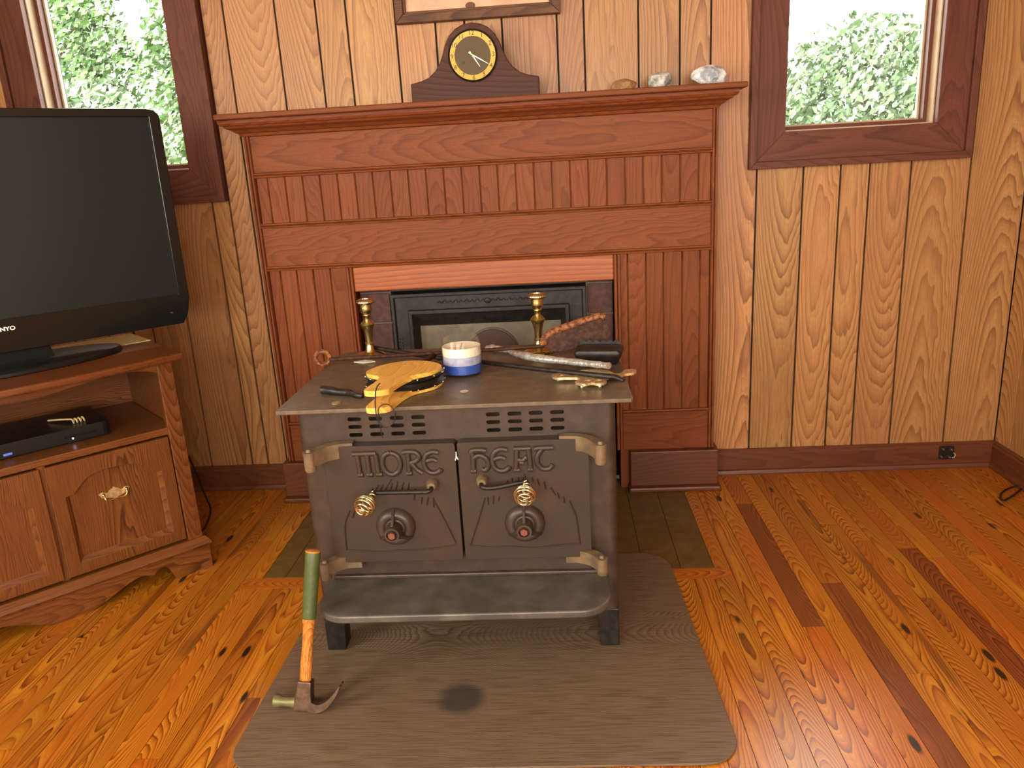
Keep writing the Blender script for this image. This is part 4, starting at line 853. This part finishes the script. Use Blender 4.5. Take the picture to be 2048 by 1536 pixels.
tag(MB().tube(spline([(-1.395, -.055, .16), (-1.375, -.060, .09), (-1.335, -.10, .020), (-1.290, -.165, .0045), (-1.262, -.225, .0045), (-1.238, -.300, .0045), (-1.228, -.360, .0045), (-1.236, -.405, .0045), (-1.248, -.428, .0045)], 6), .0032, 7).build('power_cord', 'rubber', None, smooth=True, org=(-1.28, -.2, 0)), 'black power cord curving over the floor beside the oak stand', 'cord')

# ------------------------------------------------------------ garden beyond the windows
kind(box('ground', 'grass', None, -40, 40, .3, 60, -.8, -.5), 'structure')
def tree(name, x, y, zc, rx, ry, rz, n, leaf, label, cat, seed, size=.09, trunk=.10, branches=6, group=None):
    g = random.Random(seed); t = thing(name, (x, y, -.5), label, cat, group=group)
    mb = MB(); mb.tube([(x, y, -.5), (x + g.uniform(-.1, .1), y, zc * .5), (x + g.uniform(-.15, .15), y, zc + rz * .6)], [trunk, trunk * .8, trunk * .3], 9)
    mb.build('trunk', 'bark', t, smooth=True)
    for k in range(branches):
        a = g.uniform(0, 2 * pi); zs = g.uniform(zc - rz * .6, zc + rz * .4); e = Vector((x + cos(a) * rx * .9, y + sin(a) * ry * .9, zs + g.uniform(.1, .6) * rz))
        p0 = Vector((x, y, zs - .1)); md = (p0 + e) / 2 + Vector((0, 0, g.uniform(-.1, .25)))
        MB().tube(spline([tuple(p0), tuple(md), tuple(e)], 4), [trunk * .35 * (1 - i / 10) for i in range(9)], 6).build('branch', 'bark', t, smooth=True)
    mb = MB()
    for k in range(n):
        d = Vector((g.gauss(0, 1), g.gauss(0, 1), g.gauss(0, 1))).normalized(); r = g.uniform(.35, 1.0) ** .6
        c_ = Vector((x + d.x * r * rx, y + d.y * r * ry, zc + d.z * r * rz)); nrm = Vector((g.gauss(0, 1), g.gauss(0, 1), g.gauss(0, 1))).normalized()
        a = nrm.orthogonal().normalized(); b_ = nrm.cross(a); s_ = size * g.uniform(.6, 1.3)
        mb.v += [tuple(c_ - a * s_), tuple(c_ + b_ * s_ * .45), tuple(c_ + a * s_), tuple(c_ - b_ * s_ * .45)]; i = len(mb.v) - 4; mb.f.append((i, i + 1, i + 2, i + 3))
    me = bpy.data.meshes.new('foliage'); o3 = Vector(t.location); me.from_pydata([tuple(Vector(p) - o3) for p in mb.v], [], mb.f); me.materials.append(M[leaf]); ob = bpy.data.objects.new('foliage', me); COL.objects.link(ob); ob.parent = t; kind(ob, 'stuff')
    return t
tree('garden_tree', -6.6, 7.6, 2.6, 1.3, 1.2, 1.9, 15000, 'leaf1', 'tall green tree with bare trunk outside the window behind the television', 'tree', 1, .055, .09, 12)
tree('garden_tree', -3.7, 7.6, 2.3, 1.45, 1.2, 2.0, 15000, 'leaf1', 'wide green tree seen past the casing edge of the television side window', 'tree', 2, .055, .07, 14)
tree('garden_bush', -4.05, 4.3, 1.35, .62, .6, .72, 6000, 'leaf2', 'bush with sunlight painted into its pale leaves outside the window behind the television', 'bush', 3, .05, .05, 4)
tree('garden_bush', -3.05, 4.1, .55, .35, .35, .55, 1400, 'leaf3', 'low yellow bush outside the window behind the television', 'bush', 4, .06, .03, 3)
tree('garden_bush', 3.7, 7.2, 1.25, 1.3, .9, 1.4, 11000, 'leaf2', 'green bush with washed-out light painted into its leaves outside the window over the bare floor', 'bush', 5, .06, .05, 5)
tree('garden_tree', 7.2, 11.2, 1.6, 1.6, 1.3, 1.5, 4600, 'leaf1', 'green tree far outside the window over the bare floor', 'tree', 6, .1, .09, 6)
